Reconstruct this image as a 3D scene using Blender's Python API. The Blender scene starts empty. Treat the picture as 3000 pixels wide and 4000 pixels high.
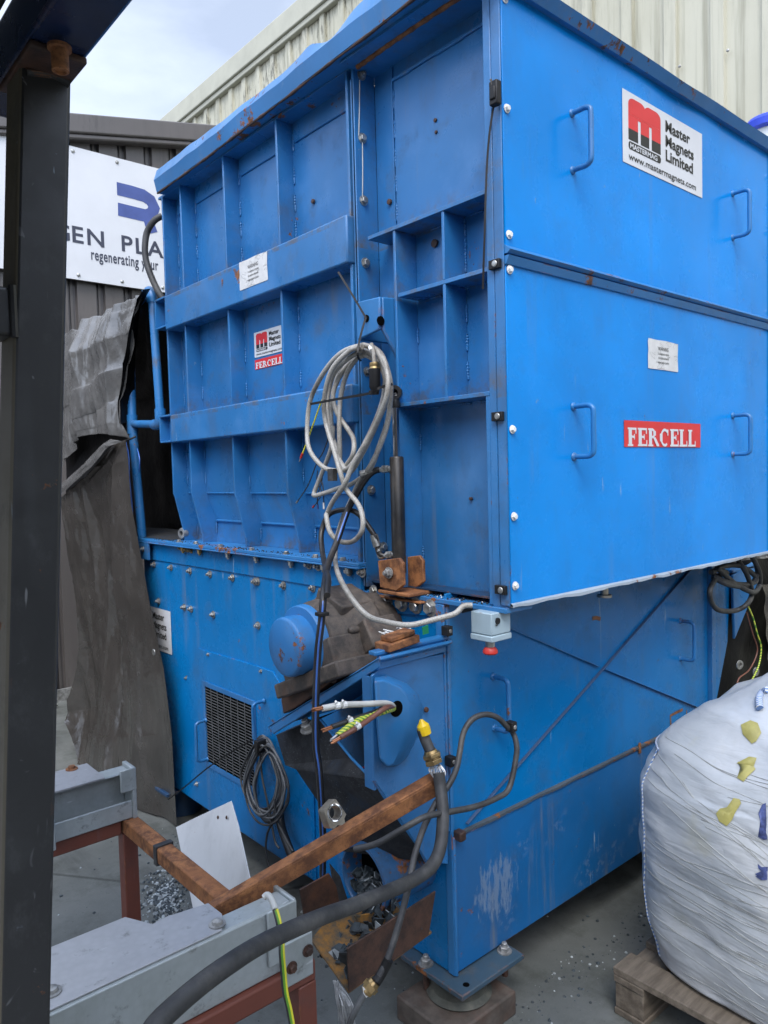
import bpy, bmesh, math, random
from mathutils import Vector as V, Matrix as M, noise
random.seed(7)
C = bpy.context.scene.collection
SC = bpy.context.scene
R = math.radians
# ---------------------------------------------------------------- camera, sky, sun, exposure
CAM = V((-1.5404, -1.2757, 1.65))
FPX = 2926.76
yaw, tilt, roll = R(49.1142), R(2.8598), R(-1.4987)
fwd = V((math.cos(yaw)*math.cos(tilt), math.sin(yaw)*math.cos(tilt), -math.sin(tilt)))
rt0 = V((math.sin(yaw), -math.cos(yaw), 0)); up0 = rt0.cross(fwd)
rgt = math.cos(roll)*rt0 + math.sin(roll)*up0
upv = -math.sin(roll)*rt0 + math.cos(roll)*up0
cd = bpy.data.cameras.new('camera'); cam = bpy.data.objects.new('camera', cd); C.objects.link(cam)
cam.matrix_world = M(((rgt.x, upv.x, -fwd.x, CAM.x), (rgt.y, upv.y, -fwd.y, CAM.y), (rgt.z, upv.z, -fwd.z, CAM.z), (0, 0, 0, 1)))
cd.sensor_fit = 'VERTICAL'; cd.sensor_height = 36.0; cd.lens = 36.0*FPX/4000.0
cd.clip_start = 0.05; cd.clip_end = 500
SC.camera = cam

SUN_EL, SUN_AZ = R(52), R(222)          # azimuth measured in the XY plane from +X
w = bpy.data.worlds.new('World'); SC.world = w; w.use_nodes = True
wt = w.node_tree; wn = wt.nodes; wl = wt.links
bg = wn['Background']; bg.inputs['Strength'].default_value = 0.125
sky = wn.new('ShaderNodeTexSky'); sky.sky_type = 'NISHITA'; sky.sun_disc = False
sky.sun_elevation = SUN_EL; sky.sun_rotation = math.pi/2 - SUN_AZ
sky.air_density = 1.0; sky.dust_density = 2.0; sky.ozone_density = 1.0
tc = wn.new('ShaderNodeTexCoord'); nz = wn.new('ShaderNodeTexNoise'); mp = wn.new('ShaderNodeMapping')
mp.inputs['Scale'].default_value = (1.0, 1.0, 2.6)
nz.inputs['Scale'].default_value = 2.1; nz.inputs['Detail'].default_value = 7; nz.inputs['Roughness'].default_value = 0.55
cr = wn.new('ShaderNodeValToRGB')
cr.color_ramp.elements[0].position = 0.36; cr.color_ramp.elements[0].color = (0.45, 0.45, 0.45, 1)
cr.color_ramp.elements[1].position = 0.66; cr.color_ramp.elements[1].color = (0.92, 0.92, 0.92, 1)
mx = wn.new('ShaderNodeMix'); mx.data_type = 'RGBA'
mx.inputs[7].default_value = (6.6, 7.4, 9.0, 1)        # cloud sheet
wl.new(tc.outputs['Generated'], mp.inputs['Vector']); wl.new(mp.outputs[0], nz.inputs['Vector'])
wl.new(nz.outputs[0], cr.inputs[0]); wl.new(cr.outputs[0], mx.inputs[0])
dn = wn.new('ShaderNodeVectorMath'); dn.operation = 'DOT_PRODUCT'; wl.new(tc.outputs['Generated'], dn.inputs[0])   # cloud glows brighter round the hidden sun
dn.inputs[1].default_value = (math.cos(SUN_EL)*math.cos(SUN_AZ), math.cos(SUN_EL)*math.sin(SUN_AZ), math.sin(SUN_EL))
mr = wn.new('ShaderNodeMapRange'); mr.inputs[1].default_value = 0.05; mr.inputs[2].default_value = 1.0; mr.inputs[3].default_value = 0.80; mr.inputs[4].default_value = 2.1
wl.new(dn.outputs['Value'], mr.inputs[0]); mm = wn.new('ShaderNodeVectorMath'); mm.operation = 'SCALE'
wl.new(mx.outputs[2], mm.inputs[0]); wl.new(mr.outputs[0], mm.inputs['Scale'])
wl.new(sky.outputs[0], mx.inputs[6]); wl.new(mm.outputs[0], bg.inputs['Color'])
sd = bpy.data.lights.new('sun', 'SUN'); so = bpy.data.objects.new('sun', sd); C.objects.link(so)
sd.energy = 1.2; sd.angle = R(25); sd.color = (1.0, 0.96, 0.9)
so.rotation_euler = V((-math.cos(SUN_EL)*math.cos(SUN_AZ), -math.cos(SUN_EL)*math.sin(SUN_AZ), -math.sin(SUN_EL))).to_track_quat('-Z', 'Y').to_euler()
SC.view_settings.view_transform = 'Standard'; SC.view_settings.look = 'None'
SC.view_settings.exposure = 0.75; SC.view_settings.gamma = 1.0

# ---------------------------------------------------------------- measuring: a photo point onto a real plane of the place
def ray(u, v):
    return fwd + rgt*((u-1500)/FPX) - upv*((v-2000)/FPX)
def cc(cell, x, y):
    return int(cell[1])*1000 + x/1.659, int(cell[0])*1000 + y/1.659
def onp(ax, u, v, val):
    d = ray(u, v); return CAM + d*((val-CAM[ax])/d[ax])
def fx(c, x, y, X=0.0): return onp(0, *cc(c, x, y), X)
def fy(c, x, y, Y=0.0): return onp(1, *cc(c, x, y), Y)
def fz(c, x, y, Z=0.0): return onp(2, *cc(c, x, y), Z)
def fd(c, x, y, d): return CAM + ray(*cc(c, x, y))*d

# ---------------------------------------------------------------- materials
MATS = {}
def newmat(name):
    m = bpy.data.materials.new(name); m.use_nodes = True
    nt = m.node_tree; return m, nt, nt.nodes, nt.links, nt.nodes['Principled BSDF']
class G:
    """small node-graph helper"""
    def __init__(s, nt):
        s.n = nt.nodes; s.l = nt.links
        s.co = s.n.new('ShaderNodeNewGeometry').outputs['Position']
    def noise(s, scale, detail=4, rough=0.55, stretch=None, dist=0.0, off=(0, 0, 0)):
        t = s.n.new('ShaderNodeTexNoise'); t.inputs['Scale'].default_value = scale; t.inputs['Detail'].default_value = detail
        t.inputs['Roughness'].default_value = rough; t.inputs['Distortion'].default_value = dist
        mpn = s.n.new('ShaderNodeMapping'); mpn.inputs['Scale'].default_value = stretch or (1, 1, 1); mpn.inputs['Location'].default_value = off
        s.l.new(s.co, mpn.inputs[0]); s.l.new(mpn.outputs[0], t.inputs['Vector']); return t.outputs[0]
    def voro(s, scale, stretch=None, feature='F1', off=(0, 0, 0)):
        t = s.n.new('ShaderNodeTexVoronoi'); t.inputs['Scale'].default_value = scale; t.feature = feature
        mpn = s.n.new('ShaderNodeMapping'); mpn.inputs['Scale'].default_value = stretch or (1, 1, 1); mpn.inputs['Location'].default_value = off
        s.l.new(s.co, mpn.inputs[0]); s.l.new(mpn.outputs[0], t.inputs['Vector']); return t.outputs['Distance']
    def ramp(s, x, a, b, va=0.0, vb=1.0):
        t = s.n.new('ShaderNodeMapRange'); t.inputs[1].default_value = a; t.inputs[2].default_value = b
        t.inputs[3].default_value = va; t.inputs[4].default_value = vb; t.interpolation_type = 'SMOOTHSTEP'
        s.l.new(x, t.inputs[0]); return t.outputs[0]
    def math(s, op, a, b):
        t = s.n.new('ShaderNodeMath'); t.operation = op
        for i, q in enumerate((a, b)):
            if isinstance(q, (int, float)): t.inputs[i].default_value = q
            else: s.l.new(q, t.inputs[i])
        return t.outputs[0]
    def mix(s, f, a, b):
        t = s.n.new('ShaderNodeMix'); t.data_type = 'RGBA'
        for i, q in ((0, f), (6, a), (7, b)):
            if isinstance(q, (int, float)): t.inputs[i].default_value = q
            elif isinstance(q, tuple): t.inputs[i].default_value = (*q, 1)
            else: s.l.new(q, t.inputs[i])
        return t.outputs[2]
    def bump(s, h, strength, dist, prev=None):
        t = s.n.new('ShaderNodeBump'); t.inputs['Strength'].default_value = strength; t.inputs['Distance'].default_value = dist
        s.l.new(h, t.inputs['Height'])
        if prev is not None: s.l.new(prev, t.inputs['Normal'])
        return t.outputs[0]
    def edge(s, radius, lo=0.995, hi=0.93):
        b = s.n.new('ShaderNodeBevel'); b.samples = 3; b.inputs['Radius'].default_value = radius
        g = s.n.new('ShaderNodeNewGeometry'); d = s.n.new('ShaderNodeVectorMath'); d.operation = 'DOT_PRODUCT'
        s.l.new(b.outputs[0], d.inputs[0]); s.l.new(g.outputs['Normal'], d.inputs[1]); return s.ramp(d.outputs['Value'], lo, hi)

RUST = (0.115, 0.042, 0.017)
def paint(name, col, rough=0.22, rust=0.3, dirt=0.3, scratch=0.4, fade=0.25, edge=0.0, wave=0.35, seed=0.0, streak=0.3, flake=0.0, spec=0.5, ledges=(), scrape=None, scuff=0.0):
    m, nt, n, l, b = newmat(name); g = G(nt); o = (seed*3.1, seed*1.7, seed)
    d = tuple(c*0.80 for c in col); lt = tuple(min(1, c*1.05+0.035*fade*4) for c in col)
    c = g.mix(g.ramp(g.noise(1.7, 5, off=o), 0.3, 0.7), d, col)
    c = g.mix(g.math('MULTIPLY', g.ramp(g.noise(4.5, 8, 0.65, off=o), 0.45, 0.75), fade), c, lt)
    # run-down streaks of dirt and chalk
    st = g.math('MULTIPLY', g.ramp(g.noise(16, 5, 0.6, (1, 1, 0.05), off=o), 0.55, 0.72), g.ramp(g.noise(2.5, 3, off=o), 0.42, 0.62))
    c = g.mix(g.math('MULTIPLY', st, 0.5*streak), c, (0.16, 0.18, 0.2))
    di = g.math('MULTIPLY', g.ramp(g.noise(7, 9, 0.72, off=(o[0]+4, 1, 2)), 0.50, 0.74), dirt)
    c = g.mix(g.math('MULTIPLY', di, 0.6), c, (0.07, 0.075, 0.075))
    # scratches and scuffs: pale short marks
    sc = g.ramp(g.noise(55, 3, 0.5, (0.9, 0.9, 0.07), 1.0, off=o), 0.70, 0.76)
    sc = g.math('MULTIPLY', sc, g.ramp(g.noise(3.2, 3, off=(9, 2, o[2])), 0.50, 0.62))
    c = g.mix(g.math('MULTIPLY', sc, scratch), c, (0.30, 0.40, 0.52))
    ch = g.math('MULTIPLY', g.ramp(g.noise(48, 3, 0.6, (1, 1, 0.55), 0.6, off=(o[0]+3, 6, 1)), 0.70, 0.74), g.ramp(g.noise(1.9, 3, off=(4, 7, o[2])), 0.45, 0.58))
    c = g.mix(g.math('MULTIPLY', ch, 0.7*scratch), c, (0.26, 0.33, 0.40))
    c = g.mix(g.math('MULTIPLY', g.math('MULTIPLY', g.ramp(g.noise(2.8, 7, 0.7, (1.6, 1.6, 0.5), off=(o[0]+8, 2, 4)), 0.52, 0.70), 0.5), min(1, dirt+0.25)), c, tuple(q*0.45+0.03 for q in col))
    if scuff > 0:
        for rot, sc_, k_ in ((0.6, 30, 1), (-0.9, 42, 2), (0.15, 60, 3)):
            t = n.new('ShaderNodeTexNoise'); t.inputs['Scale'].default_value = sc_; t.inputs['Detail'].default_value = 2; t.inputs['Distortion'].default_value = 0.5
            mpn = n.new('ShaderNodeMapping'); mpn.vector_type = 'TEXTURE'; mpn.inputs['Rotation'].default_value = (rot, rot, 0.3*rot); mpn.inputs['Scale'].default_value = (1, 1, 16); mpn.inputs['Location'].default_value = (k_, 0, k_*2)
            l.new(g.co, mpn.inputs[0]); l.new(mpn.outputs[0], t.inputs['Vector'])
            q = g.math('MULTIPLY', g.ramp(t.outputs[0], 0.72, 0.77), g.ramp(g.noise(5, 3, off=(k_, k_, 0)), 0.42, 0.6)); c = g.mix(g.math('MULTIPLY', q, scuff), c, (0.17, 0.175, 0.18))
        c = g.mix(g.math('MULTIPLY', g.ramp(g.noise(8, 9, 0.75, (1, 1, 0.6), off=o), 0.52, 0.66), 0.35*scuff), c, (0.085, 0.088, 0.09))
    if ledges:          # dust and grit that has settled above each ledge
        sz = n.new('ShaderNodeSeparateXYZ'); l.new(g.co, sz.inputs[0]); tot = None
        for z0 in ledges:
            q = g.math('MULTIPLY', g.ramp(sz.outputs[2], z0+0.10, z0+0.004), g.math('GREATER_THAN', sz.outputs[2], z0-0.02)); tot = q if tot is None else g.math('MAXIMUM', tot, q)
        q = g.math('MULTIPLY', tot, g.ramp(g.noise(15, 8, 0.75, off=o), 0.44, 0.66)); c = g.mix(g.math('MULTIPLY', q, 0.75), c, (0.10, 0.088, 0.072))
    if scrape:          # one scraped patch of its own shape
        vd = n.new('ShaderNodeVectorMath'); vd.operation = 'DISTANCE'; l.new(g.co, vd.inputs[0]); vd.inputs[1].default_value = scrape[0]
        q = g.math('ADD', g.math('MULTIPLY', g.ramp(vd.outputs['Value'], scrape[1], scrape[1]*0.35), 0.34), g.noise(60, 6, 0.70, (1.0, 1, 0.28), off=o))
        c = g.mix(g.math('MULTIPLY', g.ramp(q, 0.74, 0.88), 0.42), c, (0.28, 0.34, 0.40))
    if flake > 0:
        fl = g.math('MULTIPLY', g.ramp(g.noise(38, 6, 0.7, off=o), 0.53, 0.58), g.ramp(g.noise(2.6, 3, off=(o[0]+1, 0, 0)), 0.56, 0.63))
        c = g.mix(g.math('MULTIPLY', fl, flake), c, (0.42, 0.47, 0.52))
    # rust: chips plus edges
    rn = g.noise(13, 9, 0.68, off=(o[0]+7, 3, 5)); big = g.noise(2.1, 3, 0.5, off=(o[0]+2, 8, 1))
    rm = g.ramp(g.math('ADD', g.math('MULTIPLY', rn, 0.75), g.math('MULTIPLY', big, 0.4)), 0.74-0.13*rust, 0.775-0.13*rust)
    if edge > 0:
        em = g.math('MULTIPLY', g.edge(0.0045), g.ramp(g.noise(9, 8, 0.7, off=o), 0.69-0.24*edge, 0.73-0.24*edge))
        rm = g.math('MAXIMUM', rm, em)
    rc = g.mix(g.ramp(g.noise(45, 6), 0.35, 0.65), (0.085, 0.038, 0.018), (0.27, 0.10, 0.032))
    c = g.mix(rm, c, rc); l.new(c, b.inputs['Base Color'])
    r = g.math('ADD', g.math('MULTIPLY', g.ramp(g.noise(5, 7, 0.65, off=o), 0.3, 0.75), 0.22), rough-0.06)
    r = g.math('ADD', r, g.math('MULTIPLY', g.math('MAXIMUM', rm, di), 0.45)); l.new(r, b.inputs['Roughness'])
    bp = g.bump(g.noise(2.4, 2, 0.4, off=o), wave, 0.02)
    bp = g.bump(g.noise(190, 2), 0.05, 0.001, bp)
    bp = g.bump(rm, 0.4, 0.0012, bp); l.new(bp, b.inputs['Normal'])
    b.inputs['Specular IOR Level'].default_value = spec
    MATS[name] = m; return m
def plain(name, col, rough=0.5, metal=0.0, var=0.15, scale=12, bump=0.0, bscale=60, dirt=0.0, dcol=(0.05, 0.05, 0.045), spec=0.5, bdist=0.002):
    m, nt, n, l, b = newmat(name); g = G(nt)
    c = g.mix(g.ramp(g.noise(scale, 6, 0.62), 0.3, 0.7), tuple(max(0, q*(1-var)) for q in col), tuple(min(1, q*(1+var)) for q in col))
    if dirt > 0: c = g.mix(g.math('MULTIPLY', g.ramp(g.noise(scale*0.6, 9, 0.7, off=(3, 1, 7)), 0.45, 0.72), dirt), c, dcol)
    l.new(c, b.inputs['Base Color']); b.inputs['Metallic'].default_value = metal; b.inputs['Specular IOR Level'].default_value = spec
    l.new(g.math('ADD', g.math('MULTIPLY', g.noise(scale*1.7, 5), 0.25), rough-0.12), b.inputs['Roughness'])
    if bump > 0: l.new(g.bump(g.noise(bscale, 5, 0.6), bump, bdist), b.inputs['Normal'])
    MATS[name] = m; return m

BLUE = (0.012, 0.150, 0.500)
paint('blue_side', (0.001, 0.255, 0.740), spec=0.28, rough=0.20, rust=0.02, dirt=0.22, scratch=0.9, fade=0.14, edge=0.25, wave=0.85, seed=1, streak=0.35)
BL = dict(rough=0.29, rust=0.16, dirt=0.75, scratch=0.5, fade=0.45, edge=0.30, wave=0.7, seed=2, streak=0.9)
paint('blue', (0.024, 0.172, 0.430), ledges=(1.288, 1.865, 2.193, 2.395), **BL)
paint('blue_door', (0.024, 0.172, 0.430), ledges=(1.365, 1.946, 2.482), **BL)
paint('blue_tank', (0.002, 0.178, 0.475), spec=0.35, rough=0.24, rust=0.16, dirt=0.55, scratch=0.8, fade=0.15, edge=0.4, wave=0.30, seed=3, streak=0.8)
paint('blue_band', (0.010, 0.140, 0.380), rough=0.34, rust=0.30, dirt=0.55, scratch=0.9, fade=0.15, edge=0.8, wave=0.3, seed=4, streak=1.9, flake=0.15, scrape=(tuple(fy('31', 1560, 760, 0.24)), 0.17))
paint('blue_rusty', (0.028, 0.185, 0.450), rough=0.33, rust=0.62, dirt=0.35, scratch=0.5, fade=0.25, edge=0.62, wave=0.3, seed=5, streak=0.6)
paint('blue_grimy', (0.012, 0.050, 0.120), rough=0.45, rust=0.55, dirt=1.5, scratch=0.2, fade=0.1, edge=0.6, seed=6)
paint('black_paint', (0.030, 0.0305, 0.032), scuff=1.0, rough=0.36, rust=0.12, dirt=0.35, scratch=0.85, fade=0.05, edge=0.5, seed=7, wave=0.2, streak=0.1)
paint('beam_paint', (0.016, 0.030, 0.080), rough=0.16, rust=0.25, dirt=0.3, scratch=0.2, fade=0.03, edge=0.9, seed=8, wave=0.25, streak=0.1)
paint('rail_dirty', (0.065, 0.085, 0.105), rough=0.6, rust=0.95, dirt=0.8, scratch=0.3, seed=14, edge=0.4)
paint('brace_dusty', (0.055, 0.105, 0.21), rough=0.55, rust=0.2, dirt=0.6, scratch=0.3, seed=15)
paint('edge_zinc', (0.30, 0.36, 0.42), rough=0.5, rust=0.55, dirt=0.3, scratch=0.2, seed=16)
paint('post_side', (0.125, 0.108, 0.075), rough=0.6, rust=0.2, dirt=0.7, scratch=0.5, fade=0.05, seed=17)
paint('blue_cap', (0.030, 0.200, 0.500), rough=0.36, rust=0.72, dirt=0.6, scratch=0.7, fade=0.3, edge=0.6, seed=21, streak=0.8)
paint('blue_tube', (0.020, 0.110, 0.270), rough=0.42, rust=0.6, dirt=1.5, scratch=0.6, edge=0.8, seed=23, streak=0.6)
paint('blue_foot', (0.042, 0.085, 0.125), rough=0.55, rust=0.85, dirt=1.6, scratch=0.3, edge=0.9, seed=18)
paint('red_oxide', (0.170, 0.050, 0.032), rough=0.5, rust=0.2, dirt=0.55, scratch=0.25, fade=0.05, edge=0.5, seed=9)
paint('white_board', (0.62, 0.64, 0.66), rough=0.4, rust=-0.1, dirt=0.25, scratch=0.0, fade=0.0, edge=0.35, seed=10, streak=0.2)
paint('green_dark', (0.006, 0.016, 0.010), rough=0.5, rust=0.0, dirt=0.6, scratch=0.1, seed=11)
paint('stop_grey', (0.36, 0.47, 0.53), rough=0.35, rust=-0.1, dirt=0.35, scratch=0.1, fade=0.0, edge=0.4, seed=12)

def rustmat(name, a, b2, c2, rough=0.75):
    m, nt, n, l, b = newmat(name); g = G(nt)
    c = g.mix(g.ramp(g.noise(26, 9, 0.7), 0.36, 0.66), a, b2)
    c = g.mix(g.ramp(g.noise(6, 7, 0.65, off=(4, 4, 1)), 0.48, 0.72), c, c2)
    c = g.mix(g.math('MULTIPLY', g.ramp(g.voro(150), 0.25, 0.05), 0.6), c, (0.03, 0.017, 0.012))
    l.new(c, b.inputs['Base Color']); l.new(g.math('ADD', g.math('MULTIPLY', g.noise(14, 5), 0.3), rough-0.15), b.inputs['Roughness'])
    l.new(g.bump(g.noise(120, 6, 0.7), 0.5, 0.002), b.inputs['Normal']); MATS[name] = m
rustmat('rust', (0.11, 0.043, 0.019), (0.36, 0.150, 0.055), (0.25, 0.098, 0.036))
rustmat('rust_dark', (0.035, 0.020, 0.016), (0.085, 0.042, 0.028), (0.12, 0.050, 0.024), 0.6)
rustmat('cast', (0.050, 0.043, 0.038), (0.115, 0.092, 0.074), (0.150, 0.075, 0.040), 0.66)
rustmat('grime', (0.010, 0.012, 0.015), (0.026, 0.028, 0.032), (0.012, 0.030, 0.060), 0.88)
def grimespk():
    m = MATS['grime']; nt = m.node_tree; g = G(nt); b = nt.nodes['Principled BSDF']; src = b.inputs['Base Color'].links[0].from_socket
    k = g.math('MULTIPLY', g.ramp(g.noise(150, 3, 0.7), 0.62, 0.68), g.ramp(g.noise(6, 4), 0.40, 0.6))
    nt.links.new(g.mix(k, src, (0.14, 0.15, 0.16)), b.inputs['Base Color'])
grimespk()
rustmat('ochre', (0.07, 0.065, 0.05), (0.30, 0.14, 0.025), (0.055, 0.065, 0.062), 0.65)
plain('zinc', (0.42, 0.42, 0.40), 0.42, 0.85, 0.3, 40, 0.1, 200, 0.6, (0.10, 0.075, 0.05))
plain('zinc_dull', (0.34, 0.34, 0.33), 0.5, 0.6, 0.35, 30, 0.15, 150, 0.6, (0.06, 0.05, 0.04))
plain('chrome', (0.75, 0.75, 0.76), 0.12, 1.0, 0.05)
plain('steel', (0.50, 0.46, 0.40), 0.34, 0.9, 0.2, 30, 0.1, 120, 0.35, (0.12, 0.09, 0.06))
plain('brass', (0.40, 0.28, 0.13), 0.38, 0.9, 0.25, 30, 0.1, 90, 0.5)
plain('copper', (0.50, 0.22, 0.11), 0.4, 0.8, 0.2)
plain('black_plastic', (0.012, 0.012, 0.013), 0.5, 0, 0.2, spec=0.3)
plain('ram_black', (0.014, 0.014, 0.015), 0.36, 0.0, 0.3, 14, 0.05, 60, 0.4, (0.10, 0.08, 0.06))
plain('rubber', (0.032, 0.033, 0.035), 0.55, 0, 0.35, 16, 0.12, 90, 0.55, (0.13, 0.125, 0.115))
plain('rubber_grey', (0.105, 0.110, 0.115), 0.55, 0, 0.25, 20, 0.12, 90, 0.3)
plain('mount_rubber', (0.055, 0.058, 0.048), 0.75, 0, 0.35, 18, 0.3, 60, 0.6, (0.15, 0.14, 0.11))
plain('bag_yellow', (0.34, 0.31, 0.10), 0.35, 0, 0.2, 20); plain('bag_print', (0.055, 0.075, 0.20), 0.45, 0, 0.5, 60); plain('film_edge', (0.30, 0.31, 0.30), 0.35, 0, 0.4, 20)
plain('mount_block', (0.085, 0.070, 0.058), 0.75, 0, 0.4, 14, 0.4, 60, 0.5, (0.10, 0.045, 0.028))
plain('cream_trim', (0.40, 0.39, 0.31), 0.5, 0, 0.06, 4, 0, 60, 0.25, (0.25, 0.24, 0.18))
plain('white_sign', (0.62, 0.63, 0.65), 0.35, 0, 0.03, 3, 0, 60, 0.12, (0.45, 0.45, 0.42))
plain('label_white', (0.62, 0.62, 0.61), 0.5, 0, 0.08, 30, 0.3, 60, 0.3, (0.40, 0.40, 0.38))
plain('ink', (0.018, 0.018, 0.017), 0.45); plain('ink_soft', (0.07, 0.07, 0.068), 0.5)
plain('sign_red', (0.62, 0.030, 0.035), 0.35, 0, 0.06); plain('navy', (0.055, 0.085, 0.26), 0.4, 0, 0.12, 8)
plain('text_dark', (0.040, 0.045, 0.070), 0.4, 0, 0.1)
plain('button_red', (0.48, 0.03, 0.022), 0.4); plain('tape_yellow', (0.70, 0.47, 0.01), 0.35)
plain('brown_core', (0.16, 0.062, 0.04), 0.4); plain('grey_core', (0.50, 0.50, 0.47), 0.45); plain('black_core', (0.03, 0.03, 0.032), 0.4)
plain('white_plastic', (0.72, 0.72, 0.70), 0.45); plain('blue_stripe', (0.06, 0.16, 0.50), 0.4)
plain('green_wire', (0.12, 0.30, 0.03), 0.45); plain('yellow_wire', (0.66, 0.62, 0.04), 0.45)
plain('wire_strand', (0.42, 0.43, 0.44), 0.45, 0.5, 0.3, 40)
plain('blue_lid', (0.008, 0.040, 0.46), 0.35); plain('ibc_plastic', (0.52, 0.55, 0.56), 0.4, 0, 0.08)
plain('green_scrap', (0.02, 0.26, 0.10), 0.5); plain('void', (0.004, 0.004, 0.004), 0.9, spec=0.0)
plain('algae', (0.040, 0.045, 0.025), 0.8)
plain('shred', (0.040, 0.052, 0.060), 0.55, 0, 0.5, 25); plain('shred_light', (0.30, 0.33, 0.34), 0.5, 0, 0.4, 25)
plain('tape_label', (0.70, 0.70, 0.68), 0.5)

def galv(name, base, dark, rough):
    m, nt, n, l, b = newmat(name); g = G(nt)
    c = g.mix(g.ramp(g.voro(60), 0.15, 0.8), base, tuple(q*0.94 for q in base))
    c = g.mix(g.math('MULTIPLY', g.ramp(g.noise(5, 8, 0.68, (1, 1, 0.5)), 0.42, 0.72), 0.75), c, dark)
    c = g.mix(g.math('MULTIPLY', g.ramp(g.noise(24, 7, 0.7), 0.56, 0.70), 0.5), c, (0.09, 0.095, 0.08))
    c = g.mix(g.math('MULTIPLY', g.ramp(g.noise(40, 4, 0.6, (0.2, 1, 1)), 0.66, 0.72), 0.45), c, (0.72, 0.75, 0.78))
    l.new(c, b.inputs['Base Color']); b.inputs['Metallic'].default_value = 0.35
    l.new(g.math('ADD', g.math('MULTIPLY', g.noise(8, 6), 0.3), rough-0.15), b.inputs['Roughness'])
    l.new(g.bump(g.noise(70, 5), 0.12, 0.001), b.inputs['Normal']); MATS[name] = m
galv('galvanised', (0.40, 0.44, 0.45), (0.25, 0.28, 0.26), 0.45)
galv('bare_plate', (0.42, 0.43, 0.45), (0.33, 0.34, 0.36), 0.36)

def braid():
    m, nt, n, l, b = newmat('braided_grey'); g = G(nt)
    a = g.math('ADD', g.math('MULTIPLY', g.ramp(g.voro(330, (1, 1, 0.7)), 0.1, 0.55), 0.6), g.math('MULTIPLY', g.noise(10, 6), 0.5))
    c = g.mix(g.ramp(a, 0.25, 0.75), (0.20, 0.19, 0.17), (0.39, 0.38, 0.35))
    c = g.mix(g.math('MULTIPLY', g.ramp(g.noise(6, 6, 0.7), 0.46, 0.66), 0.7), c, (0.15, 0.125, 0.095))
    l.new(c, b.inputs['Base Color']); b.inputs['Roughness'].default_value = 0.4
    l.new(g.bump(g.voro(330, (1, 1, 0.7)), 0.4, 0.001), b.inputs['Normal']); MATS['braided_grey'] = m
braid()
def stripes():
    m, nt, n, l, b = newmat('green_yellow'); g = G(nt)
    t = n.new('ShaderNodeTexWave'); t.wave_type = 'BANDS'; t.bands_direction = 'DIAGONAL'; t.inputs['Scale'].default_value = 42
    l.new(g.co, t.inputs['Vector']); l.new(g.mix(g.ramp(t.outputs['Fac'], 0.35, 0.55), (0.10, 0.26, 0.03), (0.60, 0.62, 0.08)), b.inputs['Base Color'])
    b.inputs['Roughness'].default_value = 0.4; MATS['green_yellow'] = m
    m, nt, n, l, b = newmat('rope_blue_white'); g = G(nt)
    t = n.new('ShaderNodeTexWave'); t.wave_type = 'BANDS'; t.bands_direction = 'DIAGONAL'; t.inputs['Scale'].default_value = 46
    l.new(g.co, t.inputs['Vector']); l.new(g.mix(g.ramp(t.outputs['Fac'], 0.45, 0.55), (0.50, 0.53, 0.56), (0.12, 0.21, 0.42)), b.inputs['Base Color'])
    b.inputs['Roughness'].default_value = 0.6; MATS['rope_blue_white'] = m
stripes()
def concrete():
    m, nt, n, l, b = newmat('concrete'); g = G(nt)
    c = g.mix(g.ramp(g.noise(1.1, 7, 0.6), 0.3, 0.7), (0.100, 0.108, 0.102), (0.165, 0.172, 0.162))
    c = g.mix(g.math('MULTIPLY', g.ramp(g.noise(3.2, 9, 0.72), 0.45, 0.66), 0.75), c, (0.058, 0.063, 0.054))
    c = g.mix(g.math('MULTIPLY', g.ramp(g.noise(2.0, 6, 0.6, (3.0, 0.35, 1), off=(2, 5, 0)), 0.54, 0.66), 0.5), c, (0.048, 0.050, 0.048))
    c = g.mix(g.math('MULTIPLY', g.ramp(g.voro(0.55, feature='DISTANCE_TO_EDGE', off=(0.3, 0.1, 0)), 0.006, 0.002), 0.6), c, (0.03, 0.032, 0.028))
    c = g.mix(g.math('MULTIPLY', g.ramp(g.noise(90, 4, 0.7), 0.58, 0.72), 0.5), c, (0.19, 0.19, 0.18))
    c = g.mix(g.math('MULTIPLY', g.ramp(g.noise(60, 4, 0.7, off=(3, 3, 3)), 0.62, 0.72), 0.6), c, (0.035, 0.035, 0.033))
    l.new(c, b.inputs['Base Color']); l.new(g.ramp(g.noise(1.6, 6, 0.6), 0.35, 0.7, 0.45, 0.85), b.inputs['Roughness'])
    bp = g.bump(g.noise(6, 6, 0.6), 0.3, 0.01); bp = g.bump(g.noise(160, 4, 0.7), 0.35, 0.002, bp); l.new(bp, b.inputs['Normal']); MATS['concrete'] = m
concrete()
def cladding(name, a, b2, grime, gcol, rough, eave=None):
    m, nt, n, l, b = newmat(name); g = G(nt)
    c = g.mix(g.ramp(g.noise(0.9, 5), 0.3, 0.7), a, b2)
    c = g.mix(g.math('MULTIPLY', g.ramp(g.noise(11, 6, 0.65, (1, 1, 0.035)), 0.47, 0.68), grime), c, gcol)
    s2 = g.math('MULTIPLY', g.ramp(g.noise(26, 8, 0.75, (1, 1, 0.16)), 0.49, 0.60), g.ramp(g.noise(0.9, 4, 0.6, (1, 1, 0.7), off=(5, 2, 3)), 0.40, 0.56))
    if eave:
        sz = n.new('ShaderNodeSeparateXYZ'); l.new(g.co, sz.inputs[0]); s2 = g.math('MULTIPLY', s2, g.ramp(sz.outputs[2], eave-2.2, eave-0.6, 0.12, 1.0))
    c = g.mix(g.math('MULTIPLY', s2, min(1.0, grime*1.5)), c, tuple(q*0.35 for q in gcol))
    l.new(c, b.inputs['Base Color']); b.inputs['Roughness'].default_value = rough; MATS[name] = m
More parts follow.
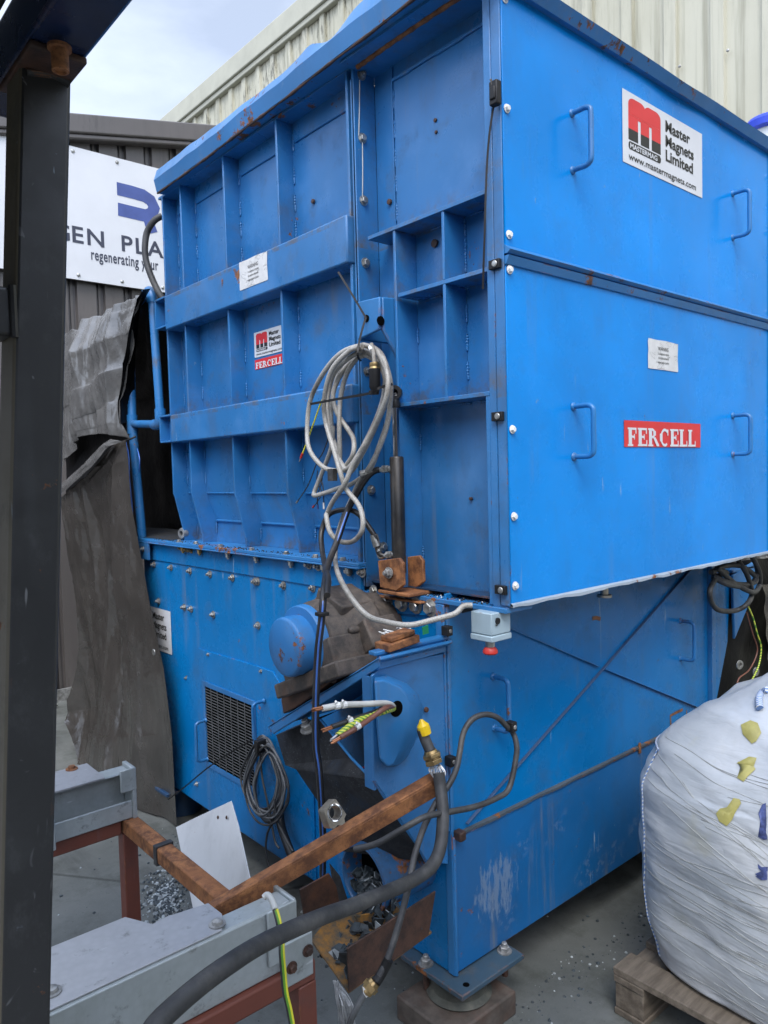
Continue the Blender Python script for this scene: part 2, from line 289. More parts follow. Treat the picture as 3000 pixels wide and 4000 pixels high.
cladding('cream_clad', (0.42, 0.40, 0.30), (0.48, 0.46, 0.36), 0.60, (0.19, 0.18, 0.12), 0.5, 7.2)
cladding('grey_clad', (0.095, 0.086, 0.081), (0.118, 0.106, 0.100), 0.25, (0.07, 0.065, 0.062), 0.38)
def tarpmat(name, a, b2, rough, spec=0.8):
    m, nt, n, l, b = newmat(name); g = G(nt)
    c = g.mix(g.ramp(g.noise(5, 8, 0.65), 0.35, 0.7), a, b2)
    l.new(c, b.inputs['Base Color']); l.new(g.ramp(g.noise(9, 5), 0.3, 0.7, rough-0.10, rough+0.04), b.inputs['Roughness'])
    def ridge(scale, st, off, dist): return g.math('ABSOLUTE', g.math('SUBTRACT', g.noise(scale, 3, 0.5, st, dist, off), 0.5), 0.0)
    bp = None
    bp = g.bump(ridge(14, (1, 1, 0.8), (3, 1, 2), 0.25), 0.5, 0.010, bp)
    bp = g.bump(ridge(40, (1, 1, 0.9), (1, 6, 2), 0.15), 0.4, 0.003, bp); l.new(bp, b.inputs['Normal']); b.inputs['Specular IOR Level'].default_value = spec; MATS[name] = m
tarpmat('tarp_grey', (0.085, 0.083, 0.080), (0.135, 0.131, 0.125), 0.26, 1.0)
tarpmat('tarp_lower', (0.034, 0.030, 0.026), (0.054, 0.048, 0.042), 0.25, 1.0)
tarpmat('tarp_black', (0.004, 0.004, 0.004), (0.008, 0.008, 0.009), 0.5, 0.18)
def bagmat():
    m, nt, n, l, b = newmat('woven_bag'); g = G(nt)
    c = g.mix(g.ramp(g.noise(3.5, 6, 0.6), 0.35, 0.7), (0.34, 0.37, 0.40), (0.47, 0.49, 0.51))
    c = g.mix(g.math('MULTIPLY', g.ramp(g.noise(5, 7, 0.7, (1, 1, 0.9), off=(1, 5, 2)), 0.56, 0.72), 0.38), c, (0.36, 0.35, 0.25))
    c = g.mix(g.math('MULTIPLY', g.ramp(g.noise(30, 9, 0.8), 0.66, 0.72), g.ramp(g.noise(2.6, 3), 0.48, 0.60)), c, (0.12, 0.115, 0.08))
    l.new(c, b.inputs['Base Color']); b.inputs['Roughness'].default_value = 0.32
    def ridge(scale, st, off, dist): return g.math('ABSOLUTE', g.math('SUBTRACT', g.noise(scale, 3, 0.5, st, dist, off), 0.5), 0.0)
    bp = g.bump(g.noise(3.5, 3), 0.35, 0.03)
    bp = g.bump(ridge(3.2, (1, 1, 2.2), (0, 0, 0), 0.4), 0.7, 0.024, bp)
    bp = g.bump(ridge(8, (0.8, 0.8, 3.5), (4, 1, 0), 0.3), 0.5, 0.009, bp)
    bp = g.bump(g.noise(40, 2, 0.5, (0.3, 0.3, 3)), 0.12, 0.002, bp); l.new(bp, b.inputs['Normal']); MATS['woven_bag'] = m
bagmat()
def wood():
    m, nt, n, l, b = newmat('pallet_wood'); g = G(nt)
    c = g.mix(g.ramp(g.noise(14, 7, 0.65, (0.3, 2.5, 3)), 0.3, 0.7), (0.085, 0.068, 0.050), (0.175, 0.145, 0.112))
    c = g.mix(g.math('MULTIPLY', g.ramp(g.noise(7, 6, 0.7), 0.5, 0.72), 0.6), c, (0.055, 0.045, 0.035))
    l.new(c, b.inputs['Base Color']); b.inputs['Roughness'].default_value = 0.8
    l.new(g.bump(g.noise(40, 6, 0.6, (0.2, 2, 2)), 0.4, 0.003), b.inputs['Normal']); MATS['pallet_wood'] = m
wood()

# ---------------------------------------------------------------- mesh builder
def spline(pts, sub):
    pts = [V(q) for q in pts]
    if sub <= 1 or len(pts) < 3: return pts
    out = []
    for i in range(len(pts)-1):
        p0 = pts[max(i-1, 0)]; p1 = pts[i]; p2 = pts[i+1]; p3 = pts[min(i+2, len(pts)-1)]
        for k in range(sub):
            t = k/sub
            out.append(0.5*((2*p1) + (p2-p0)*t + (2*p0-5*p1+4*p2-p3)*t*t + (-p0+3*p1-3*p2+p3)*t*t*t))
    out.append(pts[-1]); return out
class MB:
    def __init__(s): s.v = []; s.f = []; s.m = []; s.k = 0
    def add(s, vs, fs, mi=0):
        o = len(s.v); s.v += [V(q) for q in vs]; s.f += [tuple(i+o for i in f) for f in fs]; s.m += [mi]*len(fs); return s
    def box(s, x0, x1, y0, y1, z0, z1, mi=0):
        p = [(x, y, z) for x in (x0, x1) for y in (y0, y1) for z in (z0, z1)]
        return s.add(p, [(0, 1, 3, 2), (4, 6, 7, 5), (0, 4, 5, 1), (2, 3, 7, 6), (0, 2, 6, 4), (1, 5, 7, 3)], mi)
    def prism(s, poly, vec, mi=0):
        n = len(poly); vec = V(vec); a = [V(q) for q in poly]
        fs = [tuple(range(n-1, -1, -1)), tuple(range(n, 2*n))] + [(i, (i+1) % n, n+(i+1) % n, n+i) for i in range(n)]
        return s.add(a+[q+vec for q in a], fs, mi)
    def bar(s, a, b, side, w, t, mi=0):
        """rectangular bar from a to b, w wide along side, t thick along the third axis (starting on the a-b line)"""
        a = V(a); b = V(b); d = (b-a).normalized(); sd = V(side); sd = (sd-d*sd.dot(d)).normalized(); tn = d.cross(sd)
        q = [a-sd*w/2-tn*t/2, a+sd*w/2-tn*t/2, a+sd*w/2+tn*t/2, a-sd*w/2+tn*t/2]
        return s.prism(q, b-a, mi)
    def tube(s, pts, r, n=10, sub=5, mi=0, cap=True):
        pts = spline(pts, sub); k = len(pts); rs = r if callable(r) else (lambda t: r)
        t0 = (pts[1]-pts[0]).normalized(); up = V((0, 0, 1)) if abs(t0.z) < 0.9 else V((1, 0, 0)); nrm = (up-t0*up.dot(t0)).normalized()
        vs = []; fs = []
        for i, q in enumerate(pts):
            t = (pts[min(i+1, k-1)]-pts[max(i-1, 0)])
            if t.length < 1e-9: t = t0
            t.normalize(); nrm = (nrm-t*nrm.dot(t)); 
            if nrm.length < 1e-6: nrm = t.orthogonal()
            nrm.normalize(); bn = t.cross(nrm); rr = rs(i/(k-1))
            for j in range(n):
                a = 2*math.pi*j/n; vs.append(q+(nrm*math.cos(a)+bn*math.sin(a))*rr)
        for i in range(k-1):
            for j in range(n): fs.append((i*n+j, i*n+(j+1) % n, (i+1)*n+(j+1) % n, (i+1)*n+j))
        if cap: fs += [tuple(range(n-1, -1, -1)), tuple((k-1)*n+j for j in range(n))]
        return s.add(vs, fs, mi)
    def lathe(s, p, ax, prof, n=24, mi=0, ph=0.0):
        """prof: list of (height along ax, radius)"""
        p = V(p); ax = V(ax).normalized(); e = ax.orthogonal().normalized(); f = ax.cross(e); vs = []; fs = []
        for h, r in prof:
            for j in range(n):
                a = 2*math.pi*j/n+ph; vs.append(p+ax*h+(e*math.cos(a)+f*math.sin(a))*max(r, 1e-5))
        k = len(prof)
        for i in range(k-1):
            for j in range(n): fs.append((i*n+j, i*n+(j+1) % n, (i+1)*n+(j+1) % n, (i+1)*n+j))
        fs += [tuple(range(n-1, -1, -1)), tuple((k-1)*n+j for j in range(n))]
        return s.add(vs, fs, mi)
    def bolt(s, p, ax, r=0.010, mi=0, stud=False, ph=0.3):
        s.lathe(p, ax, [(0, r*1.45), (r*0.22, r*1.45), (r*0.24, r*1.0)], 16, mi)
        s.lathe(V(p)+V(ax).normalized()*r*0.24, ax, [(0, r), (r*0.72, r), (r*0.86, r*0.86)], 6, mi, ph)
        if stud: s.lathe(V(p)+V(ax).normalized()*r*0.8, ax, [(0, r*0.55), (r*0.9, r*0.55), (r*1.0, r*0.45)], 12, mi)
        return s
    def grid(s, fn, nu, nv, mi=0):
        vs = [fn(i/nu, j/nv) for j in range(nv+1) for i in range(nu+1)]; W = nu+1
        return s.add(vs, [(j*W+i, j*W+i+1, (j+1)*W+i+1, (j+1)*W+i) for j in range(nv) for i in range(nu)], mi)
    def text(s, txt, place, size, mi=0, bold=0.0, sx=1.0, depth=0.0006, align='LEFT', lines=1.0, shear=0.0, space=1.0):
        """place(x, y, h) -> point; text laid out in its own flat coordinates"""
        cu = bpy.data.curves.new('lettering', 'FONT'); cu.body = txt; cu.size = size; cu.offset = bold; cu.align_x = align; cu.space_line = lines; cu.resolution_u = 4; cu.shear = shear; cu.space_character = space
        s.k += 1; depth += 0.00004*s.k; ob = bpy.data.objects.new('lettering', cu); C.objects.link(ob); dg = bpy.context.evaluated_depsgraph_get(); me = bpy.data.meshes.new_from_object(ob.evaluated_get(dg))
        s.add([place(v.co.x*sx, v.co.y, depth) for v in me.vertices], [tuple(p.vertices) for p in me.polygons], mi)
        bpy.data.objects.remove(ob); bpy.data.curves.remove(cu); bpy.data.meshes.remove(me); return s
    def flat(s, poly, place, mi=0, depth=0.0005):
        s.k += 1; depth += 0.00004*s.k
        return s.add([place(x, y, depth) for x, y in poly], [tuple(range(len(poly)))], mi)
    def stroke(s, pts, w, place, mi=0, depth=0.0005):
        n = len(pts); L = []; s.k += 1; depth += 0.00004*s.k
        for i in range(n):
            a = V(pts[max(i-1, 0)]); b = V(pts[min(i+1, n-1)]); t = (b-a).normalized(); q = V((-t.y, t.x)); p = V(pts[i])
            L.append((p+q*w/2, p-q*w/2))
        vs = [place(q.x, q.y, depth) for pr in L for q in pr]
        return s.add(vs, [(2*i, 2*i+1, 2*i+3, 2*i+2) for i in range(n-1)], mi)
    def build(s, name, mats, parent=None, bevel=0.0, ang=35, recalc=True, segs=2):
        me = bpy.data.meshes.new(name); off = root_of(parent) if parent else V((0, 0, 0))
        me.from_pydata([q-off for q in s.v], [], s.f)
        if isinstance(mats, str): mats = [mats]
        for q in mats: me.materials.append(MATS[q])
        me.polygons.foreach_set('material_index', s.m)
        if recalc:
            bm = bmesh.new(); bm.from_mesh(me); bmesh.ops.recalc_face_normals(bm, faces=bm.faces); bm.to_mesh(me); bm.free()
        me.polygons.foreach_set('use_smooth', [True]*len(me.polygons)); me.set_sharp_from_angle(angle=R(ang)); me.update()
        o = bpy.data.objects.new(name, me); C.objects.link(o)
        if parent: o.parent = parent
        if bevel > 0:
            bv = o.modifiers.new('bevel', 'BEVEL'); bv.width = bevel; bv.segments = segs; bv.limit_method = 'ANGLE'; bv.angle_limit = R(40)
        return o
def root_of(o):
    p = V((0, 0, 0))
    while o is not None: p = p+o.location; o = o.parent
    return p
def tag(o, label=None, cat=None, group=None, kind=None):
    if label: o['label'] = label
    if cat: o['category'] = cat
    if group: o['group'] = group
    if kind: o['kind'] = kind
    return o
def thing(name, loc, label, cat, group=None):
    o = bpy.data.objects.new(name, None); o.empty_display_size = 0.1; C.objects.link(o); o.location = loc
    return tag(o, label, cat, group)
def jit(a): return random.uniform(-a, a)

# ================================================================ SETTING
tag(MB().add([(-40, -40, 0), (40, -40, 0), (40, 40, 0), (-40, 40, 0)], [(0, 1, 2, 3)]).build('ground', 'concrete'), kind='structure')

# cream profiled building behind, wall in the plane X = 4, eave along Y
def ribbed(mb, p0, du, length, z0, ztop, pitch, prof, nrm, mi=0):
    """profiled sheet: prof = [(u within pitch, depth)], ztop(u) gives the top edge"""
    p0 = V(p0); du = V(du); nrm = V(nrm); us = []
    k = 0
    while k*pitch < length:
        us += [(k*pitch+u, d) for u, d in prof]; k += 1
    vs = []
    for u, d in us:
        q = p0+du*u+nrm*d; vs += [V((q.x, q.y, z0)), V((q.x, q.y, ztop(u)))]
    mb.add(vs, [(2*i, 2*i+2, 2*i+3, 2*i+1) for i in range(len(us)-1)], mi); return mb
cream = thing('cream_building', (4, 4, 0), 'tall cream profiled metal warehouse wall streaked with dark algae', 'building')
EZ = 7.24
mb = MB(); ribbed(mb, (4.0, 16, 0), (0, -1, 0), 24, 0, lambda u: EZ-0.1, 0.36, [(0, 0), (0.25, 0), (0.258, 0.030), (0.352, 0.030)], (-1, 0, 0))
mb.add([(4.06, 16, 0), (4.06, -8, 0), (4.06, -8, EZ), (4.06, 16, EZ)], [(0, 1, 2, 3)])
mb.build('wall', 'cream_clad', cream, recalc=False)
MB().box(3.90, 4.25, -8, 16, EZ-0.10, EZ+0.16).box(3.93, 4.0, -8, 16, EZ-0.17, EZ-0.10).build('eaves_trim', 'cream_trim', cream, 0.012)
MB().add([(4.2, -8, EZ+0.15), (4.2, 16, EZ+0.15), (14, 16, EZ+1.6), (14, -8, EZ+1.6)], [(0, 1, 2, 3)]).build('roof', 'grey_clad', cream)
for zz in (3.4, 4.6, 5.8):
    for k in range(12, 38): MB().lathe((4.0-0.030, 8.0-0.36*k-0.305, zz+0.02*(k % 3)), (-1, 0, 0), [(0, 0.011), (0.008, 0.011), (0.012, 0.006)], 8).build('fixing_screw', 'zinc_dull', cream)

# grey building at the left, wall in the plane Y = 4.6
greyb = thing('grey_building', (-1, 4.6, 0), 'grey brown profiled metal shed with sloping roof trim behind the white sign', 'building')
rake = lambda x: 4.30+(x-0.53)*0.2045
mb = MB(); ribbed(mb, (-4.0, 4.6, 0), (1, 0, 0), 7.96, 0.04, lambda u: rake(-4+u)-0.06, 0.215, [(0, 0), (0.143, 0), (0.146, -0.040), (0.168, -0.040), (0.170, -0.028), (0.190, -0.028), (0.192, -0.040), (0.212, -0.040)], (0, -1, 0))
mb.build('wall', 'grey_clad', greyb, recalc=False)
def rk(x, z): return (x, z)
MB().prism([(-4, 4.50, rake(-4)-0.045), (3.96, 4.50, rake(3.96)-0.045), (3.96, 4.50, rake(3.96)+0.10), (-4, 4.50, rake(-4)+0.10)], (0, 0.35, 0)).prism([(-4, 4.515, rake(-4)-0.085), (3.96, 4.515, rake(3.96)-0.085), (3.96, 4.515, rake(3.96)-0.045), (-4, 4.515, rake(-4)-0.045)], (0, 0.10, 0)).build('roof_trim', 'grey_clad', greyb, 0.012)
mb = MB().box(-4, 3.9, 4.575, 4.60, 0, 0.09); mb.build('base_flashing', 'zinc_dull', greyb)

# white sign on the grey wall
sg = thing('wall_sign', (0.2, 4.55, 3.2), 'large white company sign with navy lettering on grey shed wall', 'sign')
SY = 4.545
mb = MB(); mb.box(-1.6, 2.15, SY, SY+0.02, 3.18, 4.165, 0)
pl = lambda x, y, h: V((x, SY-0.0015-h, y))
def sp(x, y):
    q = fy('00', x, y, SY); return (q.x, q.z)
b1 = [sp(757, 1222), sp(880, 1252), sp(945, 1275), sp(985, 1320), sp(998, 1360), sp(985, 1395), sp(940, 1410), sp(880, 1390), sp(764, 1356)]
mb.stroke([sp(757, 1222), sp(850, 1244), sp(930, 1268), sp(975, 1298), sp(998, 1345), sp(985, 1385), sp(945, 1398), sp(764, 1355)], 0.10, pl, 1)
mb.stroke([sp(935, 1390), sp(960, 1425), sp(975, 1470), sp(990, 1510)], 0.085, pl, 1, 0.0008)
a0 = sp(440, 1566); a1 = sp(700, 1595); hh = sp(690, 1500)[1]-sp(690, 1595)[1]
xe0, zb = sp(462, 1568)
zg = sp(500, 1572)[1]; zh = sp(500, 1468)[1]; ts = (zh-zg)/0.70
xg = sp(478, 1570)[0]-0.155*1.0; xs = 1.14
mb.text('EN', lambda x, y, h: pl(sp(478, 1570)[0]-0.02+x, zg+y, h), ts, 2, 0.003, 1.12, space=1.16)
mb.text('REG', lambda x, y, h: pl(sp(462, 1570)[0]+x, zg+y, h), ts, 2, 0.003, 1.12, align='RIGHT', space=1.16)
mb.text('PLA', lambda x, y, h: pl(sp(797, 1612)[0]-0.02+x, zg+y, h), ts, 2, 0.003, 1.12, space=1.16)
a_ = fy('10', 588, 20, SY); b_ = fy('10', 1042, 82, SY); mb.text('regenerating your', lambda x, y, h: pl(a_.x+x, (a_.z+b_.z)/2-0.01+y, h), 0.118, 2, 0.002, (b_.x-a_.x)/(0.118*8.2), space=1.08)
mb.build('sign_panel', ['white_sign', 'navy', 'text_dark'], sg, 0, recalc=False)
for k in range(12):
    for zz in (4.13, 3.215):
        if k < 11: MB().lathe((-1.5+k*0.335, SY, zz), (0, -1, 0), [(0, 0.014), (0.006, 0.013), (0.010, 0.006)], 10).build('screw', 'zinc', sg)

# dark shed added unseen behind the viewer, so the lower panels reflect something dark
shed = thing('added_dark_shed', (-9, -9, 0), 'plain dark shed wall added out of view to darken reflections in the panels', 'building')
mb = MB(); ribbed(mb, (9.0, -9.0, 0), (-1, 0, 0), 18.5, 0, lambda u: 4.6, 0.5, [(0, 0), (0.36, 0), (0.38, 0.03), (0.48, 0.03)], (0, 1, 0)); ribbed(mb, (-9.5, -9.0, 0), (0, 1, 0), 14, 0, lambda u: 4.6, 0.5, [(0, 0), (0.36, 0), (0.38, 0.03), (0.48, 0.03)], (1, 0, 0))
mb.build('wall', 'grey_clad', shed, recalc=False)
MB().box(-9.6, 9.0, -9.3, -9.0, 4.5, 4.7).box(-9.8, -9.5, -9.0, 5.0, 4.5, 4.7).build('roof_edge', 'grey_clad', shed)

# ================================================================ THE SHREDDER
ROOT = V((0.8, 1.1, 0.13))
mach = thing('shredder', ROOT, 'large blue painted steel industrial shredder standing on anti vibration feet in the yard', 'machine')
PX = 0.07        # door sheet depth
# ---- right-hand (long) side
mb = MB(); mb.box(0.004, 1.70, 0.0, 0.006, 2.231, 2.90); usp = mb.build('upper_side_panel', 'blue_side', mach, 0.002)
MB().prism([(0.0, -0.010, 2.214), (0.0, 0.004, 2.214), (0.0, 0.004, 2.240), (0.0, -0.020, 2.222)], (1.7, 0, 0)).build('lower_flange', 'blue_rusty', usp)
mb = MB(); mb.box(0.004, 1.70, 0.001, 0.006, 1.296, 2.205); lsp = mb.build('lower_side_panel', 'blue_side', mach, 0.002)
MB().prism([(0.0, -0.006, 2.188), (0.0, 0.003, 2.186), (0.0, 0.003, 2.2085), (0.0, -0.015, 2.2085)], (1.7, 0, 0)).build('upper_flange', 'blue_rusty', lsp)
mb = MB().box(0.0, 1.68, 0.008, 0.02, 2.19, 2.24); mb.build('gasket', 'black_plastic', mach)
# ragged turned-out bottom edge
n = 90; vs = []; fs = []
for i in range(n+1):
    x = 0.0+1.70*i/n; k = noise.noise(V((x*5, 3.3, 0))); k2 = noise.noise(V((x*17, 1.3, 0)))
    dz = 0.004*k+0.003*k2; dy = -0.007-0.006*max(0, k+0.2*k2)
    vs += [(x, 0.0, 1.299), (x, dy, 1.295+dz), (x, dy-0.001, 1.2875+dz*1.6), (x, 0.006, 1.290)]
for i in range(n):
    for j in range(3): fs.append((4*i+j, 4*i+4+j, 4*i+5+j, 4*i+1+j))
mb = MB(); mb.add(vs, fs); mb.build('bottom_edge', 'edge_zinc' if 'edge_zinc' in MATS else 'zinc_dull', lsp, recalc=False)
mb = MB().box(1.63, 1.70, -0.006, -0.0005, 1.30, 2.19); mb.box(1.63, 1.70, -0.006, -0.0005, 2.245, 2.9); mb.build('end_strip', 'blue', mach, 0.002)
# bent top lip over the long side
n = 40; vs = []; fs = []
for i in range(n+1):
    x = -0.05+1.78*i/n; k = 0.006*noise.noise(V((x*4, 8, 0)))
    vs += [(x, 0.004, 2.884), (x, -0.020+k, 2.880+k), (x, -0.040+k, 2.908+k*1.5), (x, -0.036+k, 2.912+k*1.5), (x, -0.016, 2.890)]
for i in range(n):
    for j in range(4): fs.append((5*i+j, 5*i+5+j, 5*i+6+j, 5*i+1+j))
MB().add(vs, fs).build('top_lip', 'blue_rusty', usp, recalc=False)
def handle(parent, p0, p1, out, r=0.0075, mat='blue'):
    p0 = V(p0); p1 = V(p1); out = V(out); d = (p1-p0).normalized(); c = 0.018; oc = out*(1-c/out.length)
    pts = [p0, p0+oc*0.5, p0+oc, p0+out*(1-0.3*c/out.length)+d*c*0.3, p0+out+d*c, (p0+p1)/2+out, p1+out-d*c, p1+out*(1-0.3*c/out.length)-d*c*0.3, p1+oc, p1+oc*0.5, p1]
    mb = MB(); mb.tube(pts, r, 12, 4)
    for q in (p0, p1): mb.lathe(q, out, [(0, r*1.7), (0.003, r*1.6), (0.007, r*1.05)], 12)
    return mb.build('handle', mat, parent, ang=60)
handle(usp, (0.305, 0, 2.656), (0.305, 0, 2.498), (0, -0.062, 0)); handle(usp, (1.313, 0, 2.656), (1.313, 0, 2.496), (0, -0.062, 0))
handle(lsp, (0.294, 0, 1.831), (0.294, 0, 1.687), (0, -0.066, 0)); handle(lsp, (1.31, 0, 1.837), (1.31, 0, 1.692), (0, -0.065, 0), mat='blue_rusty')
def bolt(parent, p, ax, r=0.010, mat='zinc', stud=False, name='bolt'):
    return MB().bolt(p, ax, r, 0, stud, random.random()).build(name, mat, parent, 0)
for z in (2.86, 2.585, 2.265, 2.175, 1.76, 1.53, 1.345): bolt(mach, (0.018, -0.001, z), (0, -1, 0), 0.0080, 'white_plastic')
for z in (2.80, 2.58, 2.265, 2.19, 1.83, 1.62, 1.38): bolt(mach, (1.648, -0.006, z), (0, -1, 0), 0.011)

# brand sign, name plate and warning label on the long side
def logo_sign(parent, place, W, H, round_=False):
    """white sign: red and black m emblem, strip, three lines of heavy lettering and an address line"""
    mb = MB(); mb.add([place(0, 0, 0.0006), place(W, 0, 0.0006), place(W, H, 0.0006), place(0, H, 0.0006)], [(0, 1, 2, 3)], 0)
    q = lambda x, y, h: place(x*W, y*H, 0.0006+h)
    x0, x1, yb, yt = 0.065, 0.445, 0.345, 0.93; ym = 0.50
    def arch(xa, xb, top, rr):     # rounded outline from xa to xb
        pts = []
        for a in range(0, 91, 15): pts.append((xa+rr-rr*math.cos(R(a)), top-rr*1.45+rr*1.45*math.sin(R(a))))
        for a in range(90, -1, -15): pts.append((xb-rr+rr*math.cos(R(a)), top-rr*1.45+rr*1.45*math.sin(R(a))))
        return pts
    xm = (x0+x1)/2; sw = 0.030
    # m built from column strips so the two slots stay open
    s1, s2 = x0+0.125, x1-0.125
    for (a, b2) in ((x0, s1-sw/2), (s1+sw/2, s2-sw/2), (s2+sw/2, x1)):
        mb.flat([(a, yb), (b2, yb), (b2, ym), (a, ym)], q, 2, 0.0002)
        mb.flat([(a, ym), (b2, ym), (b2, 0.70), (a, 0.70)], q, 1, 0.0002)
    mb.flat([(s1-sw/2, 0.66), (s1+sw/2, 0.66), (s1+sw/2, 0.70), (s1-sw/2, 0.70)], q, 1, 0.0002); mb.flat([(s2-sw/2, 0.66), (s2+sw/2, 0.66), (s2+sw/2, 0.70), (s2-sw/2, 0.70)], q, 1, 0.0002)
    mb.flat([(x0, 0.70)]+arch(x0, xm+0.006, yt, 0.06)+[(xm+0.006, 0.70)], q, 1, 0.0002); mb.flat([(xm-0.006, 0.70)]+arch(xm-0.006, x1, yt, 0.06)+[(x1, 0.70)], q, 1, 0.00025)
    mb.flat([(x0, 0.245), (x0+0.012, 0.215), (x1-0.012, 0.215), (x1, 0.245), (x1, 0.295), (x1-0.012, 0.325), (x0+0.012, 0.325), (x0, 0.295)], q, 2, 0.0002)
    mb.text('MASTERMAG', lambda x, y, h: q(0.078+x/W, 0.232+y/H, h), H*0.100, 0, H*0.0022, 0.355*W/(H*0.100*6.35), 0.0006)
    for i, (t, wd) in enumerate((('Master', 0.37), ('Magnets', 0.45), ('Limited', 0.405))):
        yy = 0.735-i*0.215
        n0 = {'Master': 3.20, 'Magnets': 3.95, 'Limited': 3.30}[t]
        mb.text(t, lambda x, y, h: q(0.50+x/W, yy+y/H, h), H*0.225, 2, H*0.0060, wd*W/(H*0.225*n0), 0.0004)
    mb.text('www.mastermagnets.com', lambda x, y, h: q(0.065+x/W, 0.07+y/H, h), H*0.135, 2, H*0.0012, 0.88*W/(H*0.135*10.9), 0.0004)
    return mb.build('sign', ['white_sign', 'sign_red', 'ink'], parent, recalc=False)
a = fy('02', 710, 570); b = fy('02', 1230, 1285)
logo_sign(usp, lambda x, y, h: V((a.x+x, -0.0012-h, b.z+y)), b.x-a.x, a.z-b.z)
def warning(parent, place, W, H):
    mb = MB(); P = [(0.0, 0.0), (0.03, -0.01), (0.5, 0.0), (0.98, -0.01), (1, 0.02), (0.985, 0.5), (1, 0.97), (0.6, 1.0), (0.3, 0.985), (0.02, 1.0), (0, 0.9), (0.015, 0.6), (0.0, 0.45)]
    mb.add([place(x*W, y*H, 0.0006) for x, y in P], [tuple(range(len(P)))], 0)
    mb.text('WARNING', lambda x, y, h: place(W*0.5+x, H*0.64+y, 0.0008+h), H*0.185, 1, H*0.002, 0.78, 0.0002, 'CENTER')
    for i, t in enumerate(('It is dangerous to operate', 'this machine without the', 'proper guards in position')):
        mb.text(t, lambda x, y, h: place(W*0.5+x, H*(0.495-0.145*i)+y, 0.0008+h), H*0.125, 2, H*0.001, 0.56, 0.0002, 'CENTER')
    random.seed(3)
    for k in range(16):        # cracks in the old film
        x, y = random.random(), random.random(); pts = [(x*W, y*H)]
        for j in range(3):
            x = min(0.98, max(0.02, x+jit(0.13))); y = min(0.97, max(0.03, y+jit(0.13))); pts.append((x*W, y*H))
        mb.stroke(pts, H*0.007, place, 3, 0.0007)
    return mb.build('warning_label', ['label_white', 'ink', 'ink_soft', 'ink_soft'], parent, recalc=False)
a = fy('12', 878, 530); b = fy('12', 1075, 752)
warning(lsp, lambda x, y, h: V((a.x+x, -0.0006-h, b.z+y)), b.x-a.x, a.z-b.z)
def slab_serif(mb, txt, place, W, H, mi):
    """heavy serif capitals made of strokes; place takes units"""
    wds = {'F': 0.78, 'E': 0.84, 'R': 0.98, 'C': 0.92, 'L': 0.80}; tot = sum(wds[c] for c in txt)+0.06*(len(txt)-1); k = W/tot; x = 0; T = 0.27; S = 0.13
    def rc(x0, y0, x1, y1): mb.flat([(X+x0*k, y0*H), (X+x1*k, y0*H), (X+x1*k, y1*H), (X+x0*k, y1*H)], place, mi, 0.0012)
    for ch in txt:
        X = x; wd = wds[ch]
        if ch in 'FERL':
            rc(0.08, 0, 0.08+T, 1); rc(0, 0, 0.46, 0.10)
            rc(0, 0.90, 0.44, 1)
        if ch in 'FE':
            rc(0.08, 0.88, wd-0.04, 1); rc(wd-0.13, 0.68, wd-0.04, 0.9); rc(0.3, 0.45, 0.60, 0.57); rc(0.52, 0.36, 0.60, 0.66)
        if ch in 'EL':
            rc(0.08, 0, wd-0.02, 0.12); rc(wd-0.11, 0.0, wd-0.02, 0.34)
        if ch == 'R':
            pts = [(X+(0.3+0.30*math.sin(R(t)))*k if t not in (0, 180) else X+0.3*k, (0.72+0.215*math.cos(R(t)))*H) for t in range(0, 181, 20)]
            mb.stroke([(X+0.2*k, 0.935*H)]+pts+[(X+0.2*k, 0.505*H)], 0.13*H*1.05, place, mi, 0.0014)
            rc(0.47, 0.60, 0.70, 0.86); mb.flat([(X+0.42*k, 0.52*H), (X+0.66*k, 0.50*H), (X+0.98*k, 0.08*H), (X+0.98*k, 0), (X+0.76*k, 0)], place, mi, 0.0016)
        if ch == 'C':
            pts = [(X+(0.48+0.34*math.cos(R(t)))*k, (0.5+0.44*math.sin(R(t)))*H) for t in range(42, 322, 14)]
            mb.stroke(pts, 0.15*H, place, mi, 0.0014); rc(0.02, 0.28, 0.27, 0.72); rc(0.72, 0.62, 0.82, 0.97)
        x += (wd+0.06)*k
a = fy('12', 723, 1063); b = fy('12', 1220, 1241)
W, H = b.x-a.x, a.z-b.z; pl2 = lambda x, y, h: V((a.x+x, -0.0006-h, b.z+y))
mb = MB(); mb.flat([(0, 0), (W, 0), (W, H), (0, H)], pl2, 0); slab_serif(mb, 'FERCELL', lambda x, y, h: pl2(W*0.04+x, H*0.03+y, h), W*0.88, H*0.70, 1)
mb.build('name_plate', ['sign_red', 'white_sign'], lsp, recalc=False)

# ---- corner post between the two faces
mb = MB(); mb.box(-0.004, 0.0, 0.0, 0.030, 1.292, 2.93).box(-0.001, 0.010, 0.030, 0.034, 1.292, 2.93).box(-0.003, 0.0, 0.034, 0.058, 1.285, 2.93)
mb.box(0.0, 0.006, 0.0075, 0.058, 1.285, 2.93); mb.build('corner_post', 'blue', mach, 0.0015)
for z in (2.19, 1.795, 1.335):      # black latches on the corner
    mb = MB(); mb.box(-0.016, -0.004, 0.006, 0.042, z-0.012, z+0.012, 0).lathe((-0.016, 0.02, z), (-1, 0, 0), [(0, 0.009), (0.003, 0.009), (0.004, 0.005)], 14, 1)
    mb.build('latch', ['black_plastic', 'zinc'], mach, 0.002)

